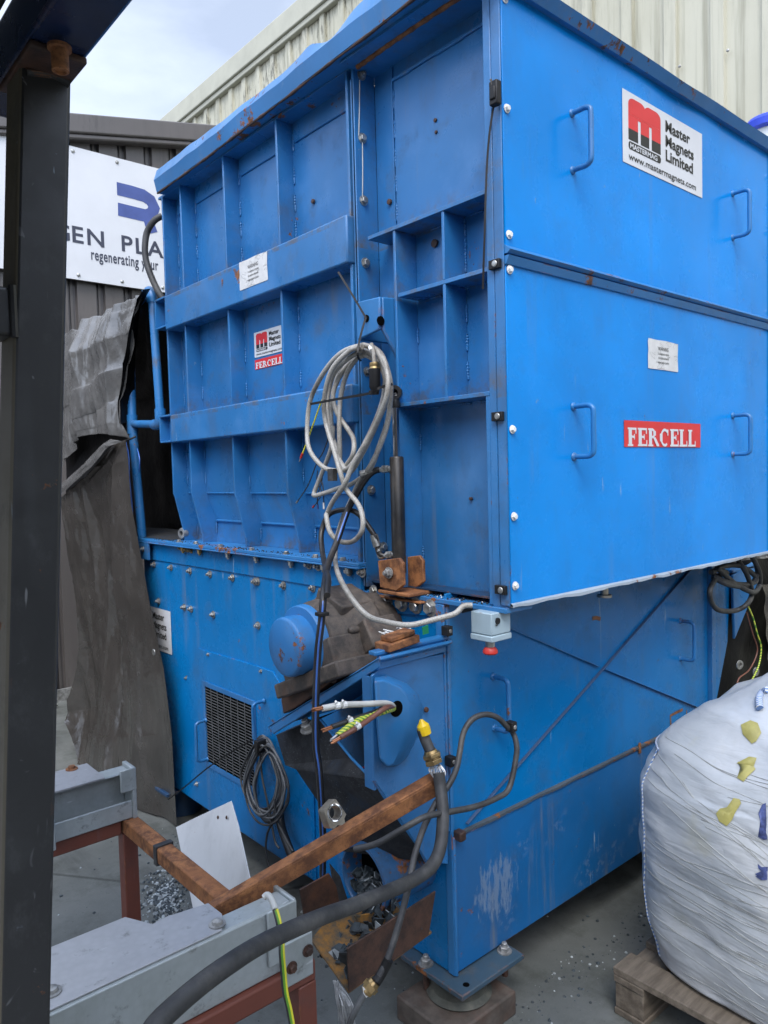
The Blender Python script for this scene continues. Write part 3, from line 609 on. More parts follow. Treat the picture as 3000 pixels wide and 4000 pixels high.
# ---- short side, fixed bay right of the door
BX = 0.088
def welds(mb, p, q, n, L, r=0.0045, mi=0):
    p = V(p); q = V(q); d = (q-p).normalized(); tot = (q-p).length
    for i in range(n):
        s0 = (i+0.25+jit(0.15))/n*tot; pts = [p+d*(s0+L*t/6)+V((jit(0.001), jit(0.001), 0)) for t in range(7)]
        mb.tube(pts, lambda t: r*(0.8+0.3*math.sin(t*40)), 6, 2, mi)
mb = MB(); mb.box(BX, BX+0.006, 0.0065, 0.597, 1.285, 2.93)
mb.box(BX-0.006, BX, 0.506, 0.512, 2.40, 2.93)          # corner seam of the channel
mb.box(BX-0.005, BX, 0.006, 0.500, 2.405, 2.874); welds(mb, (BX-0.004, 0.500, 2.42), (BX-0.004, 0.500, 2.86), 5, 0.055); mb.box(BX-0.012, BX-0.004, 0.006, 0.500, 2.874, 2.882)
for (k, L) in ((0.42, 0.05), (0.20, 0.11), (0.05, 0.05)): mb.tube([(BX-0.008, k+L, 2.876), (BX-0.008, k, 2.876)], 0.005, 6, 1)
bay = mb.build('fixed_bay_panel', 'blue', mach, 0.0015)
mb = MB(); mb.box(0.0, BX, 0.597, 0.608, 1.287, 2.93).box(0.0, 0.008, 0.600, 0.615, 1.287, 2.9); post = mb.build('door_post', 'blue', mach, 0.0015)
for (c_, x, y, st) in (('01', 682, 487, True), ('01', 688, 897, False), ('01', 697, 1300, False), ('11', 708, 45, False), ('11', 722, 750, False), ('11', 745, 1517, False), ('21', 824, 225, False)):
    q = fy(c_, x, y, 0.597); bolt(post, q, (0, -1, 0), 0.0115, 'zinc_dull' if st else 'zinc', st)
for (A, B) in ((('01', 672, 520), ('01', 666, 880)), (('01', 690, 925), ('01', 690, 1280))):   # sealant run between bolts
    p = fy(*A, 0.595); q = fy(*B, 0.595); MB().tube([p, (p+q)/2+V((0.001, 0, 0)), q], 0.0017, 8, 4).build('sealant_bead', 'grey_core', post)
def stiff(y0, y1, z, x0=0.0, x1=BX, t=0.006):
    mb = MB(); mb.box(x0, x1, y0, y1, z-t, z+t)
    welds(mb, (x1-0.003, y1-0.02, z-t-0.002), (x1-0.003, y0+0.02, z-t-0.002), 3, 0.05)
    return mb.build('stiffener', 'blue', bay, 0.002)
stiff(0.058, 0.545, 2.389, -0.002); stiff(0.058, 0.413, 2.187); stiff(0.058, 0.418, 1.859, -0.003)
def vrib(y, z0, z1, mat='blue'):
    mb = MB(); mb.box(0.0005, BX, y-0.005, y+0.005, z0, z1); welds(mb, (BX-0.003, y-0.007, z0+0.02), (BX-0.003, y-0.007, z1-0.02), 3, 0.05); return mb.build('stiffener', mat, bay, 0.0015)
vrib(0.426, 1.30, 2.383); vrib(0.221, 2.193, 2.383); vrib(0.221, 1.865, 2.181); 
mb = MB(); mb.box(-0.002, 0.006, 0.058, 0.072, 1.29, 1.853); mb.build('stiffener', 'blue', bay, 0.0015)
mb = MB(); mb.box(-0.012, 0.10, 0.006, 0.500, 1.272, 1.286).box(0.0, 0.02, 0.30, 0.62, 1.266, 1.272); mb.build('bottom_flange', 'blue_rusty', mach, 0.002)
# dirt and litter lying on the flange
mb = MB(); random.seed(5)
for k in range(150):
    q = V((random.uniform(-0.006, 0.084), random.uniform(0.08, 0.40), 1.2865)); r = random.uniform(0.001, 0.0035)
    mb.lathe(q, (jit(1), jit(1), 1), [(0, r), (r, r*0.8), (r*1.5, 0.2*r)], 5, 0 if random.random() < 0.8 else 1)
tag(mb.build('dirt', ['grime', 'label_white'], mach), kind='stuff')
# small fixings and holes in the sheet
for (c_, x, y, X, rr) in (('01', 1165, 780, BX, 0.006), ('01', 1170, 857, BX, 0.005), ('01', 865, 1308, BX, 0.009), ('01', 370, 1305, PX, 0.008), ('01', 1158, 1578, BX, 0.012), ('11', 1393, 1573, BX, 0.005)):
    q = fx(c_, x, y, X-0.005); MB().lathe(q, (-1, 0, 0), [(-0.003, rr), (0.004, rr), (0.005, rr*0.7)], 10).build('rusty_stud', 'rust_dark', mach)

# ---- door with ribs and beams
DL, DR, ZB, ZT = 2.0, 0.628, 1.366, 2.935
mb = MB(); prof = [(PX, ZT), (PX, 1.588), (0.118, 1.462), (0.112, ZB), (0.120, ZB), (0.126, 1.462), (PX+0.008, 1.588), (PX+0.008, ZT)]
mb.prism([(x, DR+0.012, z) for x, z in prof], (0, DL-DR-0.012, 0))
RIBS = (1.992, 1.812, 1.432, 1.045); edges = [1.985, 1.805, 1.425, 1.038, DR+0.012]
for i in range(4):
    y1, y0 = edges[i], (RIBS[i+1]+0.006 if i < 3 else DR+0.012)
    mb.box(PX-0.005, PX, y0, y1-0.01, 2.868, ZT)           # doubler plate at the top
    mb.tube([(PX-0.003, y1-0.02, 2.866), (PX-0.003, (y0+y1)/2, 2.867), (PX-0.003, y0+0.01, 2.866)], 0.005, 8, 4)
    welds(mb, (PX-0.002, y1-0.004, 2.40+0.1), (PX-0.002, y1-0.004, 2.9), 4, 0.06); welds(mb, (PX-0.002, y1-0.004, 1.96), (PX-0.002, y1-0.004, 2.32), 3, 0.06); welds(mb, (PX-0.002, y1-0.004, 1.60), (PX-0.002, y1-0.004, 1.81), 2, 0.05)
    mb.tube([(0.113, y1-0.01, 1.462), (0.113, y0+0.01, 1.462)], 0.006, 8, 1); welds(mb, (0.110, y1-0.006, 1.38), (0.112, y1-0.006, 1.45), 1, 0.05)
    mb.tube([(PX-0.001, y1-0.01, 1.588), (PX-0.001, y0+0.01, 1.588)], 0.004, 8, 1)
door = mb.build('door', 'blue_door', mach, 0.0015)
for y in RIBS:
    fr = [(0.0, ZT), (0.0, 1.588), (0.006, 1.57), (0.045, 1.40), (0.047, ZB), (0.116, ZB), (0.120, 1.462), (PX+0.004, 1.588), (PX+0.004, ZT)]
    MB().prism([(x, y-0.006, z) for x, z in fr], (0, 0.012, 0)).build('rib', 'blue_door', door, 0.0015)
MB().box(0.0, 0.10, DR, DR+0.012, ZB, ZT).build('hinge_stile', 'blue_door', door, 0.0015)
mb = MB(); mb.box(-0.022, PX-0.006, DR-0.004, 1.962, 2.330, 2.482); mb.build('beam', 'blue_door', door, 0.006)
mb = MB(); mb.box(-0.022, PX-0.006, DR-0.004, 1.950, 1.820, 1.946); mb.build('beam', 'blue_door', door, 0.006)
for (z0, z1) in ((2.350, 2.478), (1.828, 1.946)):           # hollow ends of the beams
    mb = MB(); y0, y1, x = 1.955, 2.055, 0.0
    for (a_, b_) in (((y0, z0), (y1, z0)), ((y1, z0), (y1, z1)), ((y1, z1), (y0, z1))): mb.bar((x, *a_), (x, *b_), (1, 0, 0), 0.05, 0.008)
    mb.box(0.02, 0.026, y0, y1, z0, z1); mb.build('beam_end', 'blue_door', door, 0.001)
# door top frame and bent lip
MB().box(0.0, PX+0.06, 0.612, 2.03, ZT, ZT+0.010).build('top_frame', 'blue_door', door, 0.001)
n = 110; vs = []; fs = []
for i in range(n+1):
    y = 1.955-2.015*i/n
    f = math.exp(-((y-0.60)/0.30)**2); f2 = math.exp(-((y-0.05)/0.35)**2); k = noise.noise(V((y*7, 0, 2)))*0.006
    up = 0.026*f2-0.030*math.exp(-((y-0.62)/0.09)**2)+0.012*math.exp(-((y-0.74)/0.05)**2)
    out = -0.040-0.025*f-0.05*f2
    lo = 2.934+0.012*math.exp(-((y-1.1)/0.35)**2)
    vs += [(PX+0.02, y, lo+0.006), (out+0.01, y, lo), (out, y, lo+0.004+k*0.4), (out-0.012, y, lo+0.055+k), (out+0.004, y, 3.036+up+k), (out+0.03, y, 3.044+up+k), (0.10, y, 3.03)]
for i in range(n):
    for j in range(6): fs.append((7*i+j, 7*i+7+j, 7*i+8+j, 7*i+1+j))
mb = MB(); mb.add(vs, fs); lip = mb.build('top_lip', 'blue_lip' if 'blue_lip' in MATS else 'blue_rusty', mach, recalc=True, ang=22)
pe = [vs[7*i+1]+0 if False else V(vs[7*i+1]) for i in range(0, n+1, 2)]
MB().tube([q+V((-0.006, 0, 0.001)) for q in pe], lambda t: 0.0042+0.0016*math.sin(t*61)+0.001*math.sin(t*177), 8, 1).build('rusty_edge', 'rust_dark', lip)
MB().tube([(0.0, 0.575, 2.923), (-0.002, 0.36, 2.925), (0.0, 0.06, 2.923)], lambda t: 0.0075+0.0012*math.sin(t*70), 10, 16).build('rusty_edge', 'rust', lip)
mb = MB().box(-0.05, BX, 0.0, 0.60, 2.926, 2.934); mb.build('top_ledge', 'blue', mach)
# labels on the door
B1 = -0.0225
a = fx('10', 1550, 45, B1); b = fx('11', 80, 165, B1); H = 0.098; W = a.y-b.y
z0 = fx('10', 1555, 225, B1).z
warning(door, lambda x, y, h: V((B1-0.0005-h, a.y-x, z0+y)), W, fx('10', 1550, 45, B1).z-z0)
zt = fx('10', 1650, 500, PX).z; a = fx('10', 1648, 640, PX); yl = fx('10', 1648, 500, PX).y; yr = fx('11', 186, 450, PX).y
zb = fx('11', 0, 660, PX).z
logo_sign(door, lambda x, y, h: V((PX-0.0012-h, yl-x, zb+y)), yl-yr, zt-zb)
zt2 = fx('11', 90, 652, PX).z; zb2 = fx('11', 0, 738, PX).z; W = yl-yr; H = zt2-zb2
mb = MB(); pl3 = lambda x, y, h: V((PX-0.0012-h, yl-x, zb2+y)); mb.flat([(0, 0), (W, 0), (W, H), (0, H)], pl3, 0); slab_serif(mb, 'FERCELL', lambda x, y, h: pl3(W*0.03+x, H*0.06+y, h), W*0.90, H*0.64, 1)
mb.build('name_plate', ['sign_red', 'white_sign'], door, recalc=False)

# ---- hidden shell so the body is closed
mb = MB(); mb.box(0.10, 1.68, 0.02, 0.03, 1.30, 2.88).box(0.14, 0.15, 0.60, 2.02, 1.37, 2.93).box(1.69, 1.70, 0.01, 2.03, 1.30, 2.90).box(0.13, 1.69, 2.02, 2.03, 1.36, 2.93).box(0.10, 1.69, 0.02, 2.02, 2.90, 2.91).box(0.02, 1.69, 0.01, 2.03, 1.300, 1.305)
mb.build('hopper_shell', 'blue_grimy', mach)

# ---- lug with cable hole, and the hydraulic ram
mb = MB(); p0 = fx('11', 642, 300, -0.055); p1 = fx('11', 800, 262, -0.055); p2 = fx('11', 800, 475, -0.055); p3 = fx('11', 655, 545, -0.055)
mb.prism([p0, p1, p2, p3], (0.012, 0, 0)); yy = p1.y
mb.prism([(-0.043, yy, p1.z), (0.085, yy, p1.z+0.012), (0.085, yy, p1.z-0.13), (0.03, yy, p1.z-0.20), (-0.043, yy, p2.z)], (0, 0.012, 0))
mb.prism([(-0.043, p0.y-0.012, p0.z), (0.085, p0.y-0.012, p0.z), (0.085, p0.y-0.012, p3.z), (-0.043, p0.y-0.012, p3.z)], (0, 0.012, 0)); 
lug = mb.build('lug', 'blue_rusty', mach, 0.004)
h = fx('11', 717, 405, -0.056); MB().lathe(h, (-1, 0, 0), [(-0.002, 0.011), (0.0015, 0.0112), (0.002, 0.008)], 18).build('hole', 'void', lug)
h = fy('11', 808, 420, yy); MB().lathe(h, (0, -1, 0), [(-0.002, 0.014), (0.0015, 0.0142), (0.002, 0.010)], 18).build('hole', 'void', lug)
RX = -0.02; e = fx('11', 917, 885, RX); bt = fx('11', 912, 1300, RX); bb = fx('21', 928, 405, RX); RY = (bt.y+bb.y)/2
mb = MB(); mb.lathe((RX, RY, bb.z), (0, 0, 1), [(0, 0.016), (0.004, 0.0215), (bt.z-bb.z-0.004, 0.0215), (bt.z-bb.z, 0.019)], 28); mb.lathe((RX, RY, bb.z+0.052), (0, 0, 1), [(0, 0.0222), (0.002, 0.0225), (0.004, 0.0222)], 28)
ram = mb.build('hydraulic_ram', 'ram_black', mach)
MB().lathe((RX, RY, bt.z), (0, 0, 1), [(-0.002, 0.0105), (e.z-bt.z, 0.0105)], 20).build('rod', 'chrome', ram)
ax = V((-0.75, -0.66, 0)).normalized(); ec = V((RX, RY, e.z)); mb = MB()
o_ = ec-ax*0.014; prof = [(0, 0.0105), (0, 0.021), (0.002, 0.0225), (0.026, 0.0225), (0.028, 0.021), (0.028, 0.0105), (0, 0.0105)]
mb.lathe(o_, ax, prof, 24).lathe((RX, RY, e.z-0.045), (0, 0, 1), [(0, 0.014), (0.012, 0.016), (0.03, 0.0135)], 18); mb.build('rod_eye', 'ram_black', ram)
# ports and hose end fittings
def fitting(p, q, parent):
    p = V(p); q = V(q); d = (q-p).normalized(); L = (q-p).length; mb = MB()
    mb.lathe(p, d, [(0, 0.010), (L*0.25, 0.010), (L*0.26, 0.0075)], 12); mb.lathe(p+d*L*0.28, d, [(0, 0.0115), (L*0.22, 0.0115)], 6); mb.lathe(p+d*L*0.53, d, [(0, 0.012), (L*0.24, 0.012)], 6); mb.lathe(p+d*L*0.77, d, [(0, 0.0075), (L*0.23, 0.0075)], 12)
    return mb.build('fitting', 'zinc', parent)
f1 = fx('11', 885, 1378, -0.03); f1b = fx('11', 800, 1385, -0.045); fitting(f1, f1b, ram)
f2 = fx('21', 905, 272, -0.03); f2b = fx('21', 828, 285, -0.045); fitting(f2, f2b, ram)
# rusty clevis bracket for the ram
mb = MB(); zc = 1.287
q1 = fx('21', 940, 330, -0.055); cy = RY
for (xx, t) in ((-0.062, 0.012), (0.020, 0.012)):
    mb.prism([(xx, cy+0.045, zc+0.018), (xx, cy+0.052, zc+0.10), (xx, cy-0.045, zc+0.115), (xx, cy-0.062, zc+0.10), (xx, cy-0.062, zc+0.035), (xx, cy-0.03, zc+0.014)], (t, 0, 0))
mb.box(-0.062, 0.05, cy-0.085, cy+0.055, zc, zc+0.011); mb.box(-0.030, 0.04, cy-0.10, cy+0.10, 1.2645, 1.2715)
cl = mb.build('clevis_bracket', 'rust', ram, 0.003)
pin = MB(); pin.lathe((-0.064, cy-0.005, zc+0.068), (-1, 0, 0), [(0, 0.016), (0.004, 0.016)], 18); pin.bolt((-0.067, cy-0.005, zc+0.068), (-1, 0, 0), 0.012, 0, True); pin.build('pin', 'zinc_dull', cl)

# ---- base flange below the door, and the tank's short side
mb = MB(); mb.box(-0.032, 0.14, 0.60, 2.33, 1.353, 1.366); mb.box(-0.036, 0.10, 0.60, 2.33, 1.346, 1.3525); flange = mb.build('base_flange', 'blue_rusty', mach, 0.002)
mb = MB(); random.seed(8)
for k in range(260):
    q = V((random.uniform(-0.03, 0.02), random.uniform(0.64, 2.2), 1.366)); r = random.uniform(0.001, 0.003); mb.lathe(q, (jit(1), jit(1), 1), [(0, r), (r, r*0.8), (r*1.5, 0.2*r)], 5)
tag(mb.build('dirt', ['grime'], mach), kind='stuff')
for y in (1.93, 1.77, 1.52, 1.30, 1.06, 0.86, 0.72):
    bolt(flange, (-0.012, y+jit(0.02), 1.366), (0, 0, 1), 0.010); mb = MB().lathe((-0.018, y-0.05, 1.345), (0, 0, -1), [(0, 0.013), (0.004, 0.013)], 14); mb.lathe((-0.018, y-0.05, 1.341), (0, 0, -1), [(0, 0.0105), (0.014, 0.0105)], 6); mb.lathe((-0.018, y-0.05, 1.327), (0, 0, -1), [(0, 0.006), (0.008, 0.006)], 10); mb.build('bolt', 'brass' if y in (1.93, 1.77) else 'zinc', flange)
TB = 0.16
mb = MB(); mb.prism([(0.0, 0.246, TB), (0.0, 0.246, 1.262), (0.0, 0.62, 1.262), (0.0, 0.62, 1.34), (0.0, 2.36, 1.34), (0.0, 2.36, TB)], (0.01, 0, 0)); mb.box(-0.006, 0.0, 0.62, 2.32, 1.262, 1.345)
tank = mb.build('tank_front', 'blue_tank', mach, 0.002)
for (c_, x, y) in (('20', 1000, 340), ('20', 1110, 360), ('20', 1232, 382), ('20', 1362, 402), ('20', 1508, 426), ('20', 1655, 450), ('21', 12, 450), ('21', 180, 476), ('21', 370, 492), ('21', 485, 445), ('20', 1030, 577), ('20', 1195, 617), ('20', 1240, 629), ('20', 1384, 664), ('21', 15, 735), ('20', 1357, 922), ('20', 1212, 1075), ('30', 1277, 103), ('21', 40, 1030)):
    big = y < 800 or c_ == '21'; q = fx(c_, x, y, -0.001 if y > 420 or c_ == '20' else -0.007); bolt(tank, q, (-1, 0, 0), 0.011 if y < 800 and c_ != '30' else 0.008, random.choice(('zinc', 'zinc', 'zinc_dull')), True)
for (x, y) in ((1175, 232), (1195, 238), (1215, 242), (1240, 247)): bolt(tank, fx('20', x, y, -0.007), (-1, 0, 0), 0.010, 'brass', True)
for (c_, x, y) in (('21', 605, 382), ('21', 345, 340), ('21', 690, 390), ('21', 405, 350)): bolt(tank, fx(c_, x, y, -0.007), (-1, 0, 0), 0.012, 'zinc_dull', True)
# partly covered sign on the tank
zt = fx('20', 1090, 640).z; zb = fx('20', 1115, 925).z; yr = fx('20', 1113, 780).y; H = zt-zb; W = H*1.95
logo_sign(tank, lambda x, y, h: V((-0.0022-h, yr+W-x, zb+y)), W, H)
# cover sheet with the grille
def cp(c_, x, y, X=-0.004): return fx(c_, x, y, X)
mb = MB(); out = [cp('20', 1290, 885), cp('20', 1659, 995), cp('21', 110, 1035), cp('21', 195, 1180), cp('21', 160, 1300), cp('21', 10, 1380), cp('21', 30, 1659)]
zl = TB+0.01
poly = [(q.y, q.z) for q in out]; poly = poly[:4]+[(0.93, 0.80), (0.93, 0.30), (0.93, zl), (2.10, zl), (2.02, 0.62)]
g1, g2, g3, g4 = 1.735, 1.335, 0.735, 0.395    # opening
mb.prism([(-0.006, y, z) for y, z in poly], (0.006, 0, 0)); cov = mb.build('cover_sheet', 'blue_tank', tank, 0.001)
mb = MB(); w_ = 0.022
mb.box(-0.012, -0.006, g2-w_, g1+w_, g3, g3+w_).box(-0.012, -0.006, g2-w_, g1+w_, g4-w_, g4).box(-0.012, -0.006, g1, g1+w_, g4, g3).box(-0.012, -0.006, g2-w_, g2, g4, g3); gf = mb.build('grille_frame', 'blue', cov if False else tank, 0.001)
mb = MB(); mb.box(-0.0068, -0.0062, g2, g1, g4, g3); mb.build('grille_opening', 'void', tank)
mb = MB(); k = 27
for i in range(1, k): z = g4+(g3-g4)*i/k; mb.box(-0.0105, -0.0075, g2, g1, z-0.0011, z+0.0011)
for i in range(1, 7): y = g2+(g1-g2)*i/7; mb.box(-0.0125, -0.0105, y-0.0012, y+0.0012, g4, g3)
mb.build('grille', 'rubber_grey', tank)
for (a_, b_, o2) in ((('20', 1335, 1350), ('20', 1325, 1590), 0.05), (('21', 50, 1225), ('21', 35, 1460), 0.05)):
    p = fx(*a_, -0.012); q = fx(*b_, -0.012); q.y = p.y; handle(tank, p, q, (-o2, 0.0, 0), 0.0065)

# ---- tank, long side (set back under the hopper)
TY = 0.24
mb = MB(); mb.box(0.0, 1.63, TY, TY+0.008, TB, 1.30); te = mb.build('tank_side', 'blue_tank', mach, 0.002)
mb = MB(); mb.box(0.012, 1.625, TY-0.004, TY, TB+0.004, 0.572); band = mb.build('lower_band', 'blue_band', te, 0.002)
mb = MB(); n = 60
for i in range(n):
    x = 0.02+1.60*i/n; k = 0.003*noise.noise(V((x*9, 0, 0))); mb.prism([(x, TY, 0.586), (x, TY-0.010+k, 0.583+k), (x, TY-0.010+k, 0.575+k), (x, TY, 0.573)], (1.60/n+0.0006, 0, 0))
mb.build('rail', 'rail_dirty', te, ang=15)
def brace(A, B, mat):
    A = V(A); B = V(B); d = (B-A).normalized(); s_ = d.cross(V((0, 1, 0))); s_ = s_ if s_.z > 0 else -s_; mb = MB()
    mb.prism([A, A+V((0, -0.011, 0)), A+V((0, -0.011, 0))-s_*0.003, A-s_*0.003], B-A)          # ledge
    mb.prism([A+V((0, -0.0105, 0)), A+V((0, -0.008, 0)), A+V((0, -0.008, 0))-s_*0.004, A+V((0, -0.0105, 0))-s_*0.004], B-A)
    return mb.build('brace', mat, te, 0.001)
brace((0.06, TY-0.001, 0.603), (1.437, TY-0.001, 1.225), 'brace_dusty' if 'brace_dusty' in MATS else 'zinc_dull')
brace((0.20, TY-0.001, 1.192), (0.765, TY-0.001, 0.945), 'blue'); brace((0.80, TY-0.001, 0.930), (1.60, TY-0.001, 0.588), 'blue')
handle(te, (1.364, TY, 1.019), (1.362, TY, 0.863), (0, -0.06, 0)); handle(te, (0.199, TY, 1.019), (0.201, TY, 0.857), (0, -0.06, 0))
mb = MB(); mb.box(-0.004, 0.008, TY-0.006, TY+0.02, TB, 1.27); mb.box(-0.014, -0.006, TY-0.002, TY+0.03, 0.60, 1.27); mb.tube([(0.004, TY-0.006, 0.58), (0.004, TY-0.006, TB)], 0.006, 8, 1); mb.build('corner_trim', 'blue_rusty', te, 0.0015)
mb = MB(); mb.box(0.004, 0.030, TY-0.034, TY-0.004, 0.572, 0.60); mb.build('rusty_lug', 'rust_dark', te, 0.004)
# right-hand end: flange, gusset, tapering side
mb = MB(); mb.box(1.60, 1.635, TY-0.020, TY, 0.60, 1.30); mb.build('end_flange', 'blue', te, 0.002)
mb = MB(); mb.prism([(1.63, TY, 1.30), (1.83, TY, 1.30), (1.79, TY, 0.86), (1.62, TY, 0.48), (1.62, TY, 0.70)], (0, 0.012, 0)); mb.build('end_gusset', 'blue_tank', te, 0.002)
mb = MB(); mb.prism([(1.80, TY-0.02, 1.16), (2.02, TY-0.02, 1.20), (2.06, TY-0.02, 1.10), (1.82, TY-0.02, 0.87)], (0, 0.014, 0)).box(1.80, 2.02, TY-0.02, TY+0.14, 1.17, 1.185); mb.build('end_bracket', 'blue_rusty', te, 0.004)
# plunger hanging below the hopper floor
q = fy('22', 598, 490, 0.12); mb = MB(); mb.lathe((q.x, 0.12, 1.296), (0, 0, -1), [(0, 0.014), (0.014, 0.014), (0.016, 0.018), (0.022, 0.018), (0.024, 0.013), (0.062, 0.013), (0.064, 0.024), (0.072, 0.024)], 18); mb.build('plunger', 'steel', mach)
# rust scars on the paint
mb = MB()
def scar(pts, w_): mb.stroke([(fy('22', *p, TY).x, fy('22', *p, TY).z) for p in pts], w_, lambda x, y, h: V((x, TY-0.0006-h, y)), 0)
scar([(1028, 1380), (1025, 1320), (1060, 1300), (1105, 1280)], 0.012); scar([(1130, 1285), (1130, 1335)], 0.006); scar([(518, 690), (545, 685), (572, 694)], 0.014)
mb.build('rust_scar', 'rust', te, recalc=False)
for (x, y) in ((828, 1515), (1250, 1270)): q = fy('22', x, y, TY-0.01); MB().box(q.x-0.006, q.x+0.006, TY-0.014, TY-0.006, q.z-0.03, q.z+0.012).build('rusty_lug', 'rust', te, 0.003)
mb = MB(); mb.box(0.01, 1.62, 0.26, 2.36, TB+0.03, TB+0.05); mb.box(1.60, 1.61, 0.25, 2.36, 0.5, 1.30); mb.box(0.01, 1.60, 2.34, 2.35, TB, 1.34); mb.build('tank_shell', 'blue_grimy', mach)
# big bolts and plates under the fixed bay
mb = MB(); a1 = fx('21', 720, 500, -0.008); mb.prism([fx('21', 720, 505, -0.008), fx('21', 1200, 560, -0.008), fx('21', 1200, 680, -0.008), fx('21', 925, 660, -0.008), fx('21', 905, 665, -0.008), fx('21', 775, 625, -0.008)], (0.007, 0, 0)); bp_ = mb.build('bolted_plate', 'blue_tank', mach, 0.0015)
for (x, y, r) in ((797, 600, 0.013), (850, 580, 0.018), (948, 592, 0.0175), (1040, 606, 0.0175), (1135, 622, 0.018), (765, 507, 0.012)):
    bolt(bp_, fx('21', x, y, -0.009), (-1, 0, 0), r, 'zinc' if y != 600 else 'zinc_dull', False)
# emergency-stop box under the corner
mb = MB(); sx0, sx1, sy0, sy1, sz0, sz1 = -0.044, 0.035, 0.030, fx('21', 1392, 700, -0.044).y, 1.196, 1.274
mb.box(sx0, sx1, sy0, sy1, sz0+0.018, sz1).box(sx0-0.002, sx1+0.002, sy0-0.002, sy1+0.002, sz0, sz0+0.017); sb = mb.build('stop_box', 'stop_grey', mach, 0.003)
qb = fx('21', 1530, 800, -0.015); by = 0.055; bx = -0.022
MB().lathe((bx, by, sz0), (0, 0, -1), [(0, 0.0135), (0.003, 0.0135), (0.018, 0.012)], 20).build('button_stem', 'zinc', sb)
MB().lathe((bx, by, sz0-0.017), (0, 0, -1), [(0, 0.013), (0.003, 0.016), (0.010, 0.020), (0.016, 0.0205), (0.019, 0.018), (0.0205, 0.008)], 24).build('stop_button', 'button_red', sb)
mb = MB(); mb.lathe((-0.020, sy0, 1.252), (0, -1, 0), [(0, 0.009), (0.003, 0.009)], 14); mb.build('gland_hole', 'black_plastic', sb)
mb = MB(); mb.text('3', lambda x, y, h: V((-0.032+x, sy0-0.0025-h, 1.240+y)), 0.030, 0, 0.0006, 0.9, 0.0004); mb.build('number', 'ink', sb, recalc=False)

# ---- gearbox with blue end cap on the sloping mount
GX = -0.20; c0 = fx('21', 180, 878, -0.36); GY, GZ = c0.y, c0.z; rr = (fx('21', 190, 685, -0.36).z-fx('21', 190, 1070, -0.36).z)/2
mb = MB(); P = [(0, rr*0.1), (0.001, rr*0.90), (0.006, rr*0.98), (0.012, rr), (0.050, rr), (0.058, rr*1.0), (0.060, rr*1.26), (0.064, rr*1.30), (0.084, rr*1.32), (0.088, rr*1.2)]
mb.lathe((-0.362, GY, GZ), (1, 0, 0), P, 48)
gb = MB(); GBY = GY-0.03
P2 = [(0, 0.10), (0.0, rr*1.30), (0.02, rr*1.42), (0.07, rr*1.50), (0.10, rr*1.72), (0.17, rr*1.78), (0.19, rr*1.5), (0.29, rr*1.35), (0.30, rr*0.5)]
gb.lathe((-0.276, GY-0.005, GZ-0.004), (1, 0, 0), P2, 40)
# cast housing lumps, foot and bosses
sd_ = V((0, -0.88, 0.46)).normalized(); 
gb.bar((-0.20, GY+0.10, GZ-0.12), (-0.20, GY-0.155, GZ-0.005), (1, 0, 0), 0.20, 0.10); gb.bar((-0.21, GY+0.12, GZ-0.165), (-0.21, GY-0.20, GZ-0.035), (1, 0, 0), 0.22, 0.045)
gb.bar((-0.16, GY+0.02, GZ+0.135), (-0.16, GY-0.10, GZ+0.09), (1, 0, 0), 0.13, 0.05); gb.bar((-0.13, GY-0.12, GZ+0.055), (-0.13, GY-0.17, GZ-0.02), (1, 0, 0), 0.12, 0.09)
for a_ in range(0, 360, 40): gb.lathe((-0.205, GY-0.005+math.cos(R(a_))*rr*1.52, GZ+math.sin(R(a_))*rr*1.52), (-1, 0, 0), [(-0.02, 0.013), (0.012, 0.012), (0.016, 0.006)], 10)
gearbox = gb.build('gearbox', 'cast', mach, 0.006, ang=40)
mb.build('end_cap', 'blue_cap' if 'blue_cap' in MATS else 'blue_rusty', gearbox, ang=40)
# mount: sloping channel (plane X about -0.28) turning into the level flange along X at Y 0.24
MXF = -0.28
def mp_(c_, x, y): return fx(c_, x, y, MXF)
mt = MB()
A = mp_('21', 800, 938); Bq = mp_('21', 795, 1012); Cq = mp_('21', 110, 1440); Dq = mp_('21', 78, 1385)
mt.prism([A, Bq, Cq, Dq], (0.008, 0, 0))                                        # outer flange seen from the side
nrm = (Dq-A).normalized().cross(V((1, 0, 0))); nrm = nrm if nrm.z > 0 else -nrm
mt.prism([A, Dq, Dq-nrm*0.010, A-nrm*0.010], (0.275, 0, 0))                     # plate under the gearbox
mt.box(MXF+0.002, -0.004, 0.232, 0.262, 1.168, 1.180); 
mt.prism([(MXF, 0.236, 1.128), (-0.006, 0.236, 1.132), (-0.006, 0.236, 1.178), (MXF+0.02, 0.236, 1.170)], (0, 0.010, 0))
mount = mt.build('gearbox_mount', 'blue_rusty', mach, 0.003)
def bpY(c_, x, y): return fy(c_, x, y, 0.242)
mt = MB(); pts = [bpY('21', 752, 1062), bpY('21', 815, 1000), V((-0.012, 0.242, 1.128)), V((-0.012, 0.242, 0.50)), bpY('31', 1105, 600), bpY('31', 935, 330), bpY('31', 790, 110), bpY('31', 765, 75)]
mt.prism(pts, (0, 0.008, 0)); gus = mt.build('mount_side', 'blue', mach, 0.002)
mt = MB(); mt.box(MXF, MXF+0.008, 0.25, 0.29, 0.80, 1.11); mt.build('mount_upright', 'blue', mach, 0.001)
